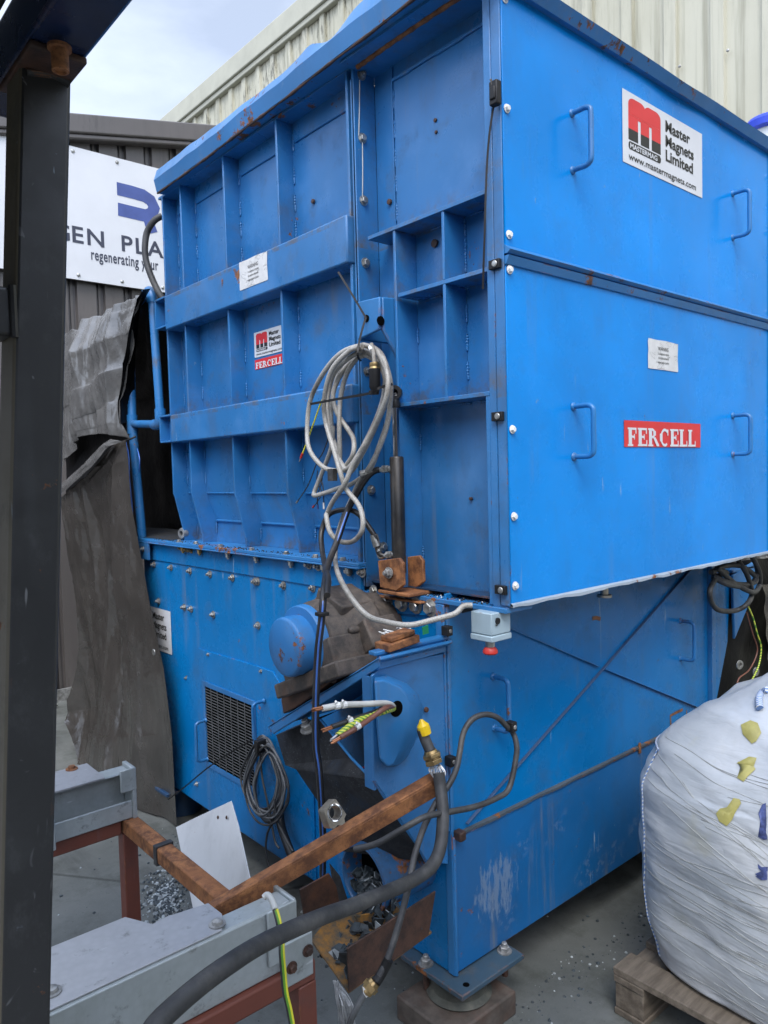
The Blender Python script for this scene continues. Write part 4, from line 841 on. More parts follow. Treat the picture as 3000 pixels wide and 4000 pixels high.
# box-shaped guard on the mount side: rounded top, cable hole
def gy(x, y, Y=0.190): return fy('21', x, y, Y)
sh = [(765, 1095), (830, 1085), (930, 1130), (975, 1180), (1000, 1260), (1000, 1340), (985, 1420), (930, 1540), (885, 1640), (850, 1655), (800, 1600), (790, 1400)]
sh2 = [(765, 1070), (850, 1055), (985, 1110), (1055, 1180), (1085, 1270), (1080, 1350), (1060, 1430), (990, 1580), (930, 1640), (880, 1655), (800, 1600), (780, 1400)]
pq = [gy(x, y, 0.185) for x, y in sh]; pb = [gy(x, y, 0.2415) for x, y in sh2]; mt = MB(); nn_ = len(sh)
mt.add(pq+pb, [tuple(range(nn_-1, -1, -1)), tuple(range(nn_, 2*nn_))]+[(i, (i+1) % nn_, nn_+(i+1) % nn_, nn_+i) for i in range(nn_)]); guard = mt.build('cable_guard', 'blue_rusty', mach, 0.006, segs=3, ang=30)
h0 = gy(910, 1275, 0.1845); mt = MB(); mt.lathe(h0, (0, -1, 0), [(-0.002, 0.021), (0.0012, 0.0215), (0.0014, 0.018)], 20); mt.build('hole', 'void', guard)
mt = MB(); q = gy(1100, 1280, 0.236); mt.lathe(q, (0, -1, 0), [(0, 0.008), (0.006, 0.007), (0.007, 0.004)], 10); q = gy(1380, 1287, 0.236); mt.build('rusty_stud', 'rust_dark', mach)
q = fx('21', 345, 1400, -0.24); bolt(mount, q, (-0.5, 0, 0.87), 0.020, 'zinc_dull', True)
q = fx('21', 500, 1062, -0.285); bolt(mount, q, (-1, 0, 0), 0.014, 'rust_dark')
mt = MB(); mt.prism([mp_('21', 160, 1215), mp_('21', 215, 1060), mp_('21', 420, 1080), mp_('21', 520, 1070), mp_('21', 360, 1195), mp_('21', 250, 1270), mp_('21', 175, 1310)], (0.16, 0, 0)); mt.build('gearbox_foot', 'rust_dark', gearbox, 0.004)
mt = MB(); mt.bar((-0.245, 0.245, 1.185), (-0.13, 0.245, 1.195), (0, 1, 0), 0.06, 0.022); mt.bar((-0.23, 0.245, 1.205), (-0.14, 0.245, 1.214), (0, 1, 0), 0.045, 0.014); mt.build('slide_bar', 'rust', mount, 0.003)
mt = MB(); random.seed(12)
for k in range(12):
    p = V((random.uniform(-0.20, -0.06), random.uniform(0.25, 0.33), 1.20+random.uniform(0, 0.02))); mt.tube([p, p+V((jit(0.02), jit(0.02), 0.008)), p+V((jit(0.035), jit(0.035), 0.002))], 0.0016, 5, 3, 0)
mt.prism([(-0.075, 0.26, 1.19), (-0.05, 0.262, 1.19), (-0.052, 0.262, 1.215), (-0.077, 0.26, 1.212)], (0, 0.002, 0), 1); tag(mt.build('plastic_scraps', ['white_plastic', 'green_scrap'], mount), kind='stuff')
# dark grimy belt casing running down behind the mount
def ck(c_, x, y): return fx(c_, x, y, -0.22)
g25 = lambda x, y: fy('31', x, y, 0.252)
LL = [ck('21', 130, 1445), ck('21', 190, 1640), ck('31', 260, 10), ck('31', 430, 260), ck('31', 560, 540), V((-0.19, 0.42, 0.53))]
RL = [ck('21', 420, 1340), ck('21', 620, 1590), g25(765, 80), g25(935, 340), g25(1050, 500), g25(1105, 610)]
mt = MB(); mt.add(LL+RL+[q+V((0.10, 0.03, 0.0)) for q in LL]+[q+V((0.10, 0.03, 0.0)) for q in RL], [(i, i+1, i+7, i+6) for i in range(5)]+[(i, i+1, i+13, i+12) for i in range(5)]+[(0, 6, 18, 12), (5, 11, 23, 17)]); cas = mt.build('belt_casing', 'grime', mach, 0.0, ang=20)
mt = MB(); mt.tube([q-V((0.004, 0.004, 0)) for q in RL], 0.004, 6, 1); mt.build('casing_edge', 'blue_rusty', cas)
mt = MB(); pm = lambda x, y, h: V((-0.2205-h, 0, 0))+V((0, x, y)); q = [ck('31', 678, -8), ck('31', 712, 10), ck('31', 762, 40), ck('31', 764, 74), ck('31', 690, 35)]
mt.add([p-V((0.0012, 0, 0)) for p in q], [(0, 1, 2, 3, 4)], 0); c_ = ck('31', 705, 12)-V((0.002, 0, 0)); mt.lathe(c_, (-1, 0, 0), [(0, 0.010), (0.0004, 0.010)], 16, 1); mt.lathe(c_-V((0.0004, 0, 0)), (-1, 0, 0), [(0, 0.006), (0.0004, 0.006)], 16, 2); mt.build('safety_sticker', ['label_white', 'sign_red', 'ink'], cas)
# discharge tube and its ring
RXc = -0.21; c1 = fx('31', 690, 722, RXc); RR = 0.098
mt = MB(); prof = [(0.30, RR*0.93), (0.004, RR*0.93), (0.0, RR*0.96), (0.002, RR*1.04), (0.02, RR*1.05), (0.022, RR), (0.30, RR)]
mt.lathe((RXc, c1.y, c1.z), (1, 0, 0), prof, 48); mt.lathe((RXc+0.006, c1.y, c1.z), (1, 0, 0), [(0.065, RR*0.925), (0.28, RR*0.925)], 40, 1); tubeo = mt.build('discharge_tube', ['blue_tube', 'void'], mach, ang=40)
mt = MB(); mt.lathe((RXc+0.12, c1.y, c1.z), (1, 0, 0), [(0, RR*0.94), (0.004, RR*0.94)], 32); mt.build('tube_inside', 'void', tubeo)
mt = MB(); random.seed(21)
def shred(mt, p, s_, mi):
    e = V((jit(1), jit(1), jit(1))).normalized(); f = e.orthogonal().normalized(); g_ = e.cross(f); k = random.randint(4, 6); ph = random.random()*6
    mt.prism([p+(f*math.cos(ph+2*math.pi*i/k)+g_*math.sin(ph+2*math.pi*i/k))*s_*random.uniform(0.55, 1.1) for i in range(k)], e*s_*0.12, mi)
for k in range(150):
    yy_ = c1.y+jit(RR*0.62); zz_ = c1.z-RR*0.85+random.random()*RR*0.8; shred(mt, V((RXc+0.012+random.random()*0.05, yy_, zz_)), random.uniform(0.010, 0.026), 0 if random.random() < 0.93 else 1)
tag(mt.build('plastic_shreds', ['shred', 'shred_light'], tubeo), kind='stuff')
# outlet trough: rusty plates and stained floor
def py(c_, x, y, Y): return fy(c_, x, y, Y)
mt = MB(); mt.prism([py('31', 595, 1172, 0.2), py('31', 1165, 800, 0.2), py('31', 1120, 1085, 0.2), py('31', 605, 1455, 0.2)], (0, 0.006, 0)); tr = mt.build('outlet_trough', 'rust_dark', mach, 0.001)
YB = 0.40; mt = MB(); mt.prism([py('31', 285, 790, YB), py('31', 475, 685, YB), py('31', 520, 760, YB), py('31', 545, 885, YB), py('31', 320, 1000, YB)], (0, 0.006, 0)); mt.build('trough_side', 'rust_dark', tr, 0.001)
fl = [fz('31', 350, 1085, 0.385), fz('31', 440, 1050, 0.385), V((-0.16, 0.33, 0.40)), V((-0.12, 0.21, 0.40)), fz('31', 604, 1452, 0.333)]
mt = MB(); f4 = [V((-0.43, 0.206, 0.338)), V((-0.14, 0.206, 0.375)), V((-0.14, 0.395, 0.385)), V((-0.33, 0.395, 0.36))]
p1 = py('31', 355, 1110, 0.36); p2 = py('31', 600, 1450, 0.206)
f4 = [p2, V((-0.12, 0.206, p2.z+0.03)), V((-0.12, 0.40, p2.z+0.05)), p1+V((0.10, 0.03, 0.02)), p1]
mt.prism(f4, (0, 0, -0.006)); mt.build('trough_floor', 'ochre', tr, 0.001)
mt = MB(); mt.prism([py('31', 640, 960, 0.33), py('31', 830, 930, 0.33), py('31', 840, 1020, 0.33), py('31', 705, 1085, 0.33)], (0, 0.006, 0)); mt.build('stained_baffle', 'ochre', tr, 0.001)
mt = MB(); mt.prism([py('31', 480, 620, 0.42), py('31', 545, 700, 0.42), py('31', 600, 870, 0.42), py('31', 545, 880, 0.42), py('31', 500, 740, 0.42)], (0, 0.004, 0)); mt.build('torn_rubber_flap', 'rubber', tr)
mt = MB(); random.seed(22)
for k in range(110):
    t = random.random(); s2 = random.random(); p = V((-0.40+0.24*t, 0.215+0.15*s2, p2.z+0.012+0.05*t+random.random()*0.035)); shred(mt, p, random.uniform(0.010, 0.030), 0 if random.random() < 0.93 else 1)
tag(mt.build('plastic_shreds', ['shred', 'shred_light'], tr), kind='stuff')

# ---- foot under the tank corner
mt = MB(); px0, px1, py0, py1 = -0.045, 0.235, 0.165, 0.43; mt.box(px0, px1, py0, py1, 0.138, 0.155); ft = mt.build('foot_plate', 'blue_foot' if 'blue_foot' in MATS else 'blue_rusty', mach, 0.003)
fc = V((0.05, 0.27, 0)); MB().lathe((fc.x, fc.y, 0.075), (0, 0, 1), [(0, 0.095), (0.006, 0.10), (0.02, 0.085), (0.045, 0.083), (0.06, 0.09), (0.063, 0.088)], 36).build('rubber_mount', 'mount_rubber', ft)
for (x, y) in ((-0.02, 0.34), (0.20, 0.215), (0.20, 0.40)):
    mb = MB(); mb.bolt((x, y, 0.155), (0, 0, 1), 0.016, 0, True); mb.lathe((x, y, 0.138), (0, 0, -1), [(0, 0.010), (0.06, 0.010)], 12, 1); mb.build('foot_bolt', ['zinc_dull', 'rust_dark'], ft)
MB().lathe((0.0, 0.192, 0.1552), (0, 0, 1), [(0, 0.010), (0.0004, 0.010)], 18).build('hole', 'void', ft)
for (x, y) in ((1.55, 0.35), (0.08, 2.2), (1.55, 2.2)):
    MB().box(x-0.14, x+0.14, y-0.13, y+0.13, 0.138, 0.155).lathe((x, y, 0.0), (0, 0, 1), [(0, 0.095), (0.138, 0.09)], 24).build('foot', 'blue_grimy', mach, 0.003)

# ---- blue pipe guard at the far left
gr = MB(); X = 0.0
t0 = fx('10', 985, 240, X); t1 = fx('10', 1040, 1060, X); u1 = fx('10', 850, 1090, X); d1 = fx('20', 925, 260, X); d1.y = 2.36; u1.y = 2.43
tb = V((0.12, t0.y+0.16, t0.z-0.03))
gr.tube([t1, (t0+t1)/2, t0+V((0, 0, -0.03))], 0.020, 16, 2); gr.tube([t0+V((0, 0, -0.045)), t0+V((0, 0.002, -0.008)), t0+V((0, 0.03, 0.012)), t0+V((0.01, 0.07, 0.004))], 0.026, 16, 5)
gr.tube([t0+V((0.0, 0.05, 0.008)), t0+V((0.03, 0.40, -0.03))], 0.020, 16, 1)
gr.tube([t1+V((0, 0, 0.05)), t1+V((0, 0, 0.0)), t1+V((0, 0.02, -0.02)), t1+V((0, 0.07, -0.02))], 0.026, 16, 4); gr.tube([t1+V((0, 0.03, -0.02)), u1], 0.019, 16, 1)
gr.tube([u1+V((0, 0, 0.045)), u1+V((0, 0, -0.05))], 0.027, 16, 1); gr.tube([u1+V((0.01, 0.01, 0.5)), u1, d1], 0.022, 16, 1)
guardr = gr.build('guard_rail', 'blue', mach, ang=50)
mb = MB(); q = fx('20', 935, 240, -0.03); mb.box(-0.035, -0.027, q.y-0.06, q.y+0.05, q.z-0.05, q.z+0.03); mb.bolt(q+V((-0.006, 0, 0)), (-1, 0, 0), 0.010, 1, True); mb.build('rail_bracket', ['blue', 'zinc'], guardr, 0.002)
q = fx('20', 1175, 140, 0.03); MB().lathe(q+V((0.03, 0.02, 0)), (-1, -0.2, 0), [(0, 0.012), (0, 0.026), (0.012, 0.028), (0.024, 0.024), (0.024, 0.012), (0, 0.012)], 20).build('roller', 'zinc_dull', flange)

# ================================================================ CABLES AND LOOSE THINGS ON THE MACHINE
def cables(name, loc, label, cat, group=None): return thing(name, loc, label, cat, group)
# big braided grey cable coil hanging from the lug
coil = cables('coiled_cable', fx('11', 690, 620, -0.08), 'coil of thick braided grey cable hung from a rusty blue lug by a black tie', 'cable')
RC = 0.0078
def tr11(pts, X, closed=False):
    out = []
    for i, q in enumerate(pts):
        c_ = '11' if len(q) == 2 else q[2]; out.append(fx(c_, q[0], q[1], X+0.010*math.sin(i*1.7+X*90)))
    if closed: out.append(out[0].copy())
    return out
L = [
 ([(700, 575), (560, 622), (440, 745), (352, 940), (326, 1120), (350, 1265), (420, 1365), (500, 1398), (600, 1368), (690, 1250), (770, 1100), (832, 960), (862, 830), (832, 690), (770, 612), (700, 577)], -0.115),
 ([(692, 612), (590, 662), (505, 770), (462, 920), (462, 1080), (488, 1220), (540, 1340), (610, 1395), (690, 1290), (762, 1130), (822, 1000), (852, 850), (824, 710), (762, 632), (694, 612)], -0.098),
 ([(702, 645), (622, 690), (545, 790), (505, 900), (530, 1010), (592, 1120), (632, 1200), (632, 1280), (585, 1370), (545, 1390), (540, 1250), (535, 1100), (540, 930), (590, 760), (660, 665), (720, 640), (800, 700), (840, 800)], -0.080),
 ([(840, 800), (830, 930), (790, 1060), (720, 1200), (640, 1330), (565, 1380), (545, 1300), (490, 1150), (485, 950), (540, 760), (640, 640), (720, 600), (800, 640), (868, 780), (872, 900), (850, 1060), (800, 1240), (735, 1370), (640, 1462), (545, 1505), (440, 1530), (375, 1562), (385, 1520), (440, 1380), (490, 1230), (500, 1100)], -0.062),
 ([(790, 620), (845, 740), (850, 870), (800, 1030), (720, 1200), (640, 1350), (570, 1480), (500, 1590), (465, 1680), (455, 40, '21'), (475, 130, '21'), (545, 195, '21'), (620, 202, '21'), (685, 140, '21'), (697, 40, '21'), (660, 1600), (590, 1500), (540, 1400), (505, 1270), (452, 1060), (450, 900), (500, 740), (600, 620), (690, 590)], -0.130),
 ([(870, 860), (868, 1000), (820, 1180), (740, 1340), (660, 1480), (610, 1600), (560, 60, '21'), (520, 180, '21'), (510, 290, '21'), (535, 400, '21'), (610, 550, '21'), (710, 665, '21'), (840, 722, '21'), (1000, 732, '21'), (1150, 705, '21'), (1290, 648, '21'), (1350, 622, '21'), (1400, 605, '21')], -0.070),
]
FRONT = {180: -0.09, 290: -0.14, 400: -0.22, 550: -0.30, 665: -0.30, 722: -0.24, 732: -0.18, 705: -0.13, 648: -0.09, 622: -0.065, 605: -0.045}
for k_, (pts, X) in enumerate(L):
    P = tr11(pts, X)
    if k_ == len(L)-1: P = [fx('21', q[0], q[1], FRONT[q[1]]) if len(q) == 3 and q[1] in FRONT else p for p, q in zip(P, pts)]
    P = [p+V((0, jit(0.006), jit(0.006))) if 0 < i_ < len(P)-1 else p for i_, p in enumerate(P)]
    MB().tube(P, RC, 10, 6).build('strand', 'braided_grey', coil, ang=80)
g0 = fx('11', 768, 690, -0.125); g1 = fx('11', 772, 860, -0.125)
mb = MB(); d = g1-g0; mb.lathe(g0, d, [(0, 0.014), (0.010, 0.0155), (0.012, 0.0145), (0.018, 0.016), (0.020, 0.014)], 20, 0); mb.lathe(g0+d.normalized()*0.018, d, [(0, 0.0165), (0.052, 0.0165), (0.056, 0.0145), (0.074, 0.010)], 24, 1)
mb.tube([g0+V((0, 0, -0.002)), fx('11', 760, 620, -0.122), fx('11', 748, 570, -0.115)], 0.006, 8, 4, 2); mb.tube([fx('11', 742, 590, -0.118), fx('11', 750, 612, -0.124)], 0.0075, 8, 1, 3)
mb.build('cable_gland', ['brass', 'black_plastic', 'braided_grey', 'tape_label'], coil)
mb = MB(); q = fx('11', 497, 1412, -0.125); mb.box(q.x-0.012, q.x+0.006, q.y-0.016, q.y+0.012, q.z-0.022, q.z+0.016).box(q.x-0.013, q.x-0.011, q.y-0.006, q.y+0.002, q.z-0.018, q.z-0.008); mb.build('cable_clip', 'rubber', coil, 0.003)
q = fx('11', 1330, 600, -0.05); e0 = fx('21', 1330, 628, -0.055); e1 = fx('21', 1395, 612, -0.03); MB().tube([e0, (e0+e1)/2, e1], 0.0125, 12, 2).build('tape_wrap', 'black_plastic', coil)
def tie(name, pts, wdt, label, mat='black_plastic', t=0.0016, group=None, head=None, parent=None):
    mb = MB(); P = spline(pts, 5); side = V((0, 0, 1))
    for i in range(len(P)-1):
        d = (P[i+1]-P[i]); s_ = d.cross(V((1, 0.9, 0)))
        if s_.length < 1e-6: s_ = V((0, 0, 1))
        s_.normalize(); mb.bar(P[i], P[i+1], s_, wdt, t)
    if head is not None: mb.box(head.x-0.006, head.x+0.004, head.y-0.006, head.y+0.006, head.z-0.006, head.z+0.006)
    o = mb.build(name, mat, parent)
    if parent is None: tag(o, label, 'cable tie', group)
    return o
a = fx('11', 712, 400, -0.062)
tie('cable_tie', [fx('11', 533, 103, -0.10), fx('11', 620, 245, -0.085), a], 0.0062, 'long black cable tie poking up out of the hole in the rusty lug')
tie('hanging_loop', [a, fx('11', 690, 470, -0.09), fx('11', 664, 580, -0.135), fx('11', 660, 650, -0.14), fx('11', 680, 680, -0.10)], 0.0062, None, parent=coil)
tie('cable_tie', [fx('11', 352, 960, -0.15), fx('11', 540, 925, -0.15), fx('11', 745, 888, -0.145), fx('11', 800, 855, -0.14), fx('11', 885, 830, -0.09)], 0.0075, 'long black cable tie strapped across the middle of the grey cable coil', head=fx('11', 750, 885, -0.148))
tie('cable_tie', [fx('01', 1520, 512, -0.03), fx('01', 1535, 560, -0.03), fx('01', 1545, 640, -0.018), fx('01', 1515, 850, -0.02), fx('01', 1495, 1100, -0.02), fx('01', 1482, 1500, -0.02), fx('11', 1470, 215, -0.01)], 0.0055, 'very long black cable tie dangling from the corner edge of the blue hopper', head=fx('01', 1550, 590, -0.024))
o = bpy.data.objects['cable_tie.002']; mb = MB(); q = fx('01', 1545, 600, -0.024); mb.box(q.x-0.008, q.x+0.012, q.y-0.014, q.y+0.012, q.z-0.032, q.z+0.028).box(q.x-0.012, q.x, q.y-0.010, q.y+0.008, q.z-0.02, q.z+0.012); mb.build('tie_mount', 'black_plastic', o, 0.003)
# loose ends of thin cores beside the coil
lw = thing('core_wire', fx('11', 500, 850, -0.07), 'thin green and yellow earth wire with a red ferrule left of the grey coil', 'wire')
mb = MB(); mb.tube([fx('11', 490, 840, -0.07), fx('11', 430, 930, -0.075), fx('11', 375, 1080, -0.08), fx('11', 340, 1180, -0.08), fx('11', 300, 1285, -0.08)], 0.0026, 8, 5); mb.build('wire', 'yellow_wire', lw)
mb = MB(); mb.tube([fx('11', 303, 1278, -0.08), fx('11', 290, 1310, -0.08)], 0.0042, 8, 1, 0); mb.tube([fx('11', 290, 1310, -0.08), fx('11', 281, 1332, -0.08)], 0.002, 8, 1, 1); mb.build('ferrule', ['button_red', 'zinc'], lw)
for (pts, fc_, lb) in (([(478, 1150), (440, 1260), (395, 1340), (340, 1480), (290, 1560), (262, 1600)], 'zinc', 'thin black core with a bare crimped end hanging lowest left of the coil'),
                      ([(400, 1390), (395, 1460), (425, 1530), (400, 1590), (368, 1630)], 'button_red', 'thin black core with a red ferrule curling below the grey coil'),
                      ([(430, 1400), (425, 1470), (400, 1550), (400, 1640)], 'navy', 'thin black core hanging straight below the grey coil with a small end sleeve'),
                      ([(410, 1420), (435, 1500), (440, 1640)], 'white_plastic', 'thin black core with a pale end sleeve hanging rightmost below the grey coil')):
    t_ = thing('core_wire', fx('11', *pts[0], -0.06), lb, 'wire'); P = [fx('11', *q, -0.05) for q in pts]; MB().tube(P, 0.0020, 6, 5).build('wire', 'black_core', t_); MB().tube([P[-1]+(P[-2]-P[-1])*0.3, P[-1]], 0.0034, 8, 1).build('ferrule', fc_, t_)

# hydraulic hoses
h1 = thing('hydraulic_hose', f1b, 'long black hydraulic hose with a blue stripe running straight down past the gearbox', 'hose')
P = [f1b, fx('11', 770, 1392, -0.055), fx('11', 715, 1440, -0.075), fx('11', 650, 1545, -0.09), fx('21', 590, 0, -0.11), fx('21', 525, 190, -0.16), fx('21', 465, 350, -0.24), fx('21', 440, 520, -0.37), fx('21', 425, 700, -0.40), fx('21', 402, 900, -0.41), fx('21', 388, 1200, -0.41), fx('21', 388, 1500, -0.40), fx('31', 408, 0, -0.39), fx('31', 425, 250, -0.36), fx('31', 435, 480, -0.33), fx('31', 432, 700, -0.3)]
MB().tube(P, 0.0098, 12, 6).build('hose_line', 'ram_black', h1, ang=80)
off = V((-0.0055, -0.0072, 0)); MB().tube([q+off for q in P[4:]], 0.0026, 6, 6).build('stripe', 'blue_stripe', h1)
mb = MB(); mb.lathe(P[0], P[1]-P[0], [(0, 0.008), (0.02, 0.0085), (0.022, 0.011), (0.060, 0.0115), (0.062, 0.0095)], 14); mb.build('hose_end', 'zinc', h1)
q = fx('21', 428, 660, -0.402); MB().box(q.x-0.014, q.x+0.014, q.y-0.014, q.y+0.014, q.z-0.005, q.z+0.005).build('clip', 'black_plastic', h1, 0.002)
h2 = thing('hydraulic_hose', f2b, 'short black hydraulic hose arching from the lower ram fitting behind the grey coil', 'hose')
P = [f2b, fx('21', 795, 262, -0.055), fx('21', 778, 180, -0.06), fx('21', 740, 110, -0.07), fx('21', 660, 10, -0.085), fx('11', 570, 1645, -0.09), fx('21', 470, 20, -0.10), fx('21', 425, 130, -0.12), fx('21', 428, 240, -0.15), fx('21', 448, 350, -0.22), fx('21', 468, 430, -0.32), fx('21', 462, 540, -0.39)]
MB().tube(P, 0.0085, 12, 6).build('hose_line', 'ram_black', h2, ang=80)
mb = MB(); q0 = fx('21', 795, 255, -0.055); q1 = fx('21', 770, 172, -0.06); mb.lathe(q0, q1-q0, [(0, 0.009), (0.014, 0.009), (0.016, 0.0125), (0.052, 0.013), (0.054, 0.010)], 14); mb.tube([f2b, fx('21', 805, 290, -0.05), q0], 0.0085, 10, 4); mb.build('hose_end', 'zinc', h2)

# grey cable coil by the grille
c2 = thing('coiled_cable', fx('21', 70, 1500, -0.06), 'bundle of thin grey cable coiled and hung beside the wire grille', 'cable'); random.seed(31)
for k in range(14):
    X = -0.030-0.004*k; cx = 62+jit(26); cy = 1715+jit(30)+k*3; a_ = 112+jit(32); b_ = 232+jit(28); P = []
    for j in range(17):
        t = 2*math.pi*j/16; P.append(fx('21', cx+a_*math.sin(t)*(1-0.42*max(0, math.cos(t))), cy-b_*math.cos(t), X+0.006*math.sin(2*t+k)))
    MB().tube(P, 0.0042, 8, 3).build('strand', 'rubber_grey' if k % 4 else 'rubber', c2, ang=80)
for pts in ([(20, -140), (40, 60), (70, 200), (100, 360), (125, 480), (150, 520)], [(150, 0), (205, 120), (205, 230), (130, 330), (75, 420), (65, 560), (100, 680)], [(120, 200), (135, 330), (190, 450), (240, 540)]):
    MB().tube([fx('31', x, y, -0.075) for x, y in pts], 0.0042, 8, 5).build('strand', 'rubber', c2, ang=80)
MB().tube([fx('31', 150, 200, -0.03), fx('31', 160, 360, -0.05), fx('31', 205, 500, -0.07), fx('31', 260, 640, -0.08)], 0.016, 12, 5).build('loom', 'black_plastic', c2)
q = fx('21', 20, 1510, -0.08); MB().box(q.x-0.016, q.x+0.03, q.y-0.012, q.y+0.012, q.z-0.03, q.z+0.02).build('tie_wrap', 'black_plastic', c2, 0.004)
tie('cable_tie', [fx('20', 1640, 1475, -0.07), fx('20', 1500, 1555, -0.085), fx('30', 1345, 0, -0.10), fx('30', 1200, 120, -0.11), fx('30', 1090, 205, -0.12)], 0.0055, 'long black cable tie sticking out left from the coil at the grille')

# core wires out of the guard hole
hp = gy(915, 1275, 0.20)
def core(label, pts, r, mat, n_str, scol='copper', wrap=None):
    t_ = thing('core_cable', fd('21', *pts[0]), label, 'wire', None); P = [hp+V((0, 0.01, 0))]+[fd('21', *q) for q in pts]
    MB().tube(P, r, 10, 5).build('sheath', mat, t_, ang=80); d = (P[-1]-P[-2]).normalized(); mb = MB()
    for k in range(n_str):
        o = V((jit(r*0.6), jit(r*0.6), jit(r*0.6))); mb.tube([P[-1]+o-d*0.004, P[-1]+o+d*(0.020+random.random()*0.006)], r*0.24, 5, 1)
    mb.build('bare_strands', scol, t_)
    for w_ in (wrap or []):
        q = fd('21', *w_); mb = MB(); mb.lathe(q-d*0.006, d, [(0, r*1.15), (0.012, r*1.15)], 10); mb.tube([q+V((0, 0, r)), q+V((-0.008, -0.006, r+0.006))], 0.003, 6, 1); mb.build('tie_wrap', 'white_plastic', t_)
core('grey core cable with white ties sticking furthest left out of the guard hole', [(850, 1240, 1.90), (700, 1245, 1.84), (560, 1250, 1.80), (430, 1273, 1.77)], 0.0075, 'grey_core', 7, 'copper', [(525, 1256, 1.79), (570, 1250, 1.80)])
core('black core cable poking out behind the green and yellow one', [(840, 1265, 1.91), (760, 1300, 1.87), (640, 1340, 1.83), (490, 1393, 1.79)], 0.0066, 'black_core', 7, 'copper', [(610, 1350, 1.815)])
core('green and yellow striped earth core cable sticking out of the guard hole', [(850, 1285, 1.90), (740, 1320, 1.86), (640, 1365, 1.82), (530, 1450, 1.78)], 0.0082, 'green_yellow', 5, 'wire_strand')
core('brown core cable lying lowest in front of the earth core', [(850, 1265, 1.87), (760, 1325, 1.83), (660, 1395, 1.79), (545, 1462, 1.76)], 0.0066, 'brown_core', 7, 'copper', [(660, 1390, 1.785)])

# armoured cable stump with yellow tape and brass gland, becoming the thick black cable
tk = thing('armoured_cable', fd('21', 1090, 1400, 1.98), 'thick black armoured cable with yellow taped end sweeping across the foreground', 'cable')
P = [fd('21', *q) for q in ((1075, 1405, 1.98), (1095, 1470, 1.98), (1130, 1550, 1.97))]
MB().tube(P, 0.0145, 16, 4).build('stripped_core', 'rubber', tk)
mb = MB(); q0, q1 = fd('21', 1098, 1440, 1.98), fd('21', 1070, 1345, 1.98); d = (q1-q0); L_ = d.length
mb.lathe(q0, d, [(0, 0.0165), (L_*0.35, 0.0175), (L_*0.6, 0.0165), (L_*0.85, 0.008), (L_, 0.004)], 14); mb.build('taped_end', 'tape_yellow', tk, ang=25)
mb = MB(); q0, q1 = fd('21', 1128, 1545, 1.97), fd('21', 1160, 1640, 1.965); d = q1-q0; L_ = d.length
mb.lathe(q0, d, [(0, 0.017), (L_*0.2, 0.019), (L_*0.22, 0.0225)], 20); mb.lathe(q0+d*0.22, d, [(0, 0.0265), (L_*0.25, 0.0265)], 6); mb.lathe(q0+d*0.5, d, [(0, 0.021), (L_*0.08, 0.021)], 20); mb.lathe(q0+d*0.6, d, [(0, 0.025), (L_*0.3, 0.025)], 6); mb.build('cable_gland', 'brass', tk, 0.001)
mb = MB(); random.seed(41); s0 = fd('21', 1165, 1640, 1.965); s1 = fd('31', 1185, 60, 1.95)
for k in range(26):
    a_ = 2*math.pi*k/26; o = (rgt*math.cos(a_)+V((0.6, 0.7, 0))*math.sin(a_)*0.8)
    mb.tube([s0+o*0.013, (s0+s1)/2+o*(0.018+random.random()*0.006), s1+o*0.015], 0.0012, 5, 3)
mb.build('armour_wires', 'wire_strand', tk)
P = [fd('31', *q) for q in ((1183, 30, 1.95), (1195, 120, 1.94), (1210, 260, 1.91), (1208, 400, 1.88), (1190, 530, 1.85), (1135, 640, 1.81), (1020, 725, 1.76), (860, 800, 1.68), (650, 885, 1.58), (450, 955, 1.48), (200, 1060, 1.36), (0, 1160, 1.27))] + [fd('30', *q) for q in ((1500, 1260, 1.20), (1330, 1380, 1.15), (1150, 1530, 1.10), (1000, 1680, 1.06), (900, 1860, 1.03))]
MB().tube(P, 0.0158, 18, 6).build('sheath', 'rubber', tk, ang=80)

# thin black cable looping over the handle and down to the ground
tn = thing('thin_cable', fd('22', 0, 1390, 2.12), 'thin black cable looped over a tank handle with a brass gland at its low end', 'cable')
P = [fd('31', *q) for q in ((640, 525, 1.86), (780, 490, 1.84), (950, 395, 1.84), (1100, 315, 1.86), (1250, 285, 1.92), (1420, 250, 2.00), (1560, 195, 2.06), (1640, 130, 2.10))] + [fd('22', *q) for q in ((25, 1600, 2.13), (30, 1510, 2.14), (5, 1430, 2.15))] + [fd('21', *q) for q in ((1620, 1385, 2.13), (1560, 1330, 2.10), (1480, 1312, 2.08), (1400, 1345, 2.06), (1345, 1430, 2.04), (1320, 1560, 2.01))] + [fd('31', *q) for q in ((1300, 0, 1.99), (1255, 100, 1.96), (1165, 230, 1.93), (1090, 380, 1.88), (1030, 560, 1.83), (990, 760, 1.78), (940, 960, 1.75), (880, 1160, 1.72), (830, 1290, 1.70), (775, 1385, 1.69), (730, 1420, 1.68))]
MB().tube(P, 0.0080, 12, 5).build('sheath', 'rubber', tn, ang=80)
q0 = fd('31', 762, 1395, 1.685); q1 = fd('31', 715, 1450, 1.68); d = q1-q0; mb = MB(); mb.lathe(q0-d*0.2, d, [(0, 0.013), (0.008, 0.015), (0.010, 0.0175)], 18); mb.lathe(q0+d*0.15, d, [(0, 0.0185), (0.012, 0.0185)], 6); mb.lathe(q0+d*0.5, d, [(0, 0.015), (0.012, 0.0145), (0.016, 0.009)], 18); mb.build('cable_gland', 'brass', tn)
MB().tube([fd('31', 860, 1240, 1.705), fd('31', 815, 1330, 1.70), fd('31', 775, 1390, 1.688)], 0.0115, 14, 4).build('heat_shrink', 'black_plastic', tn)
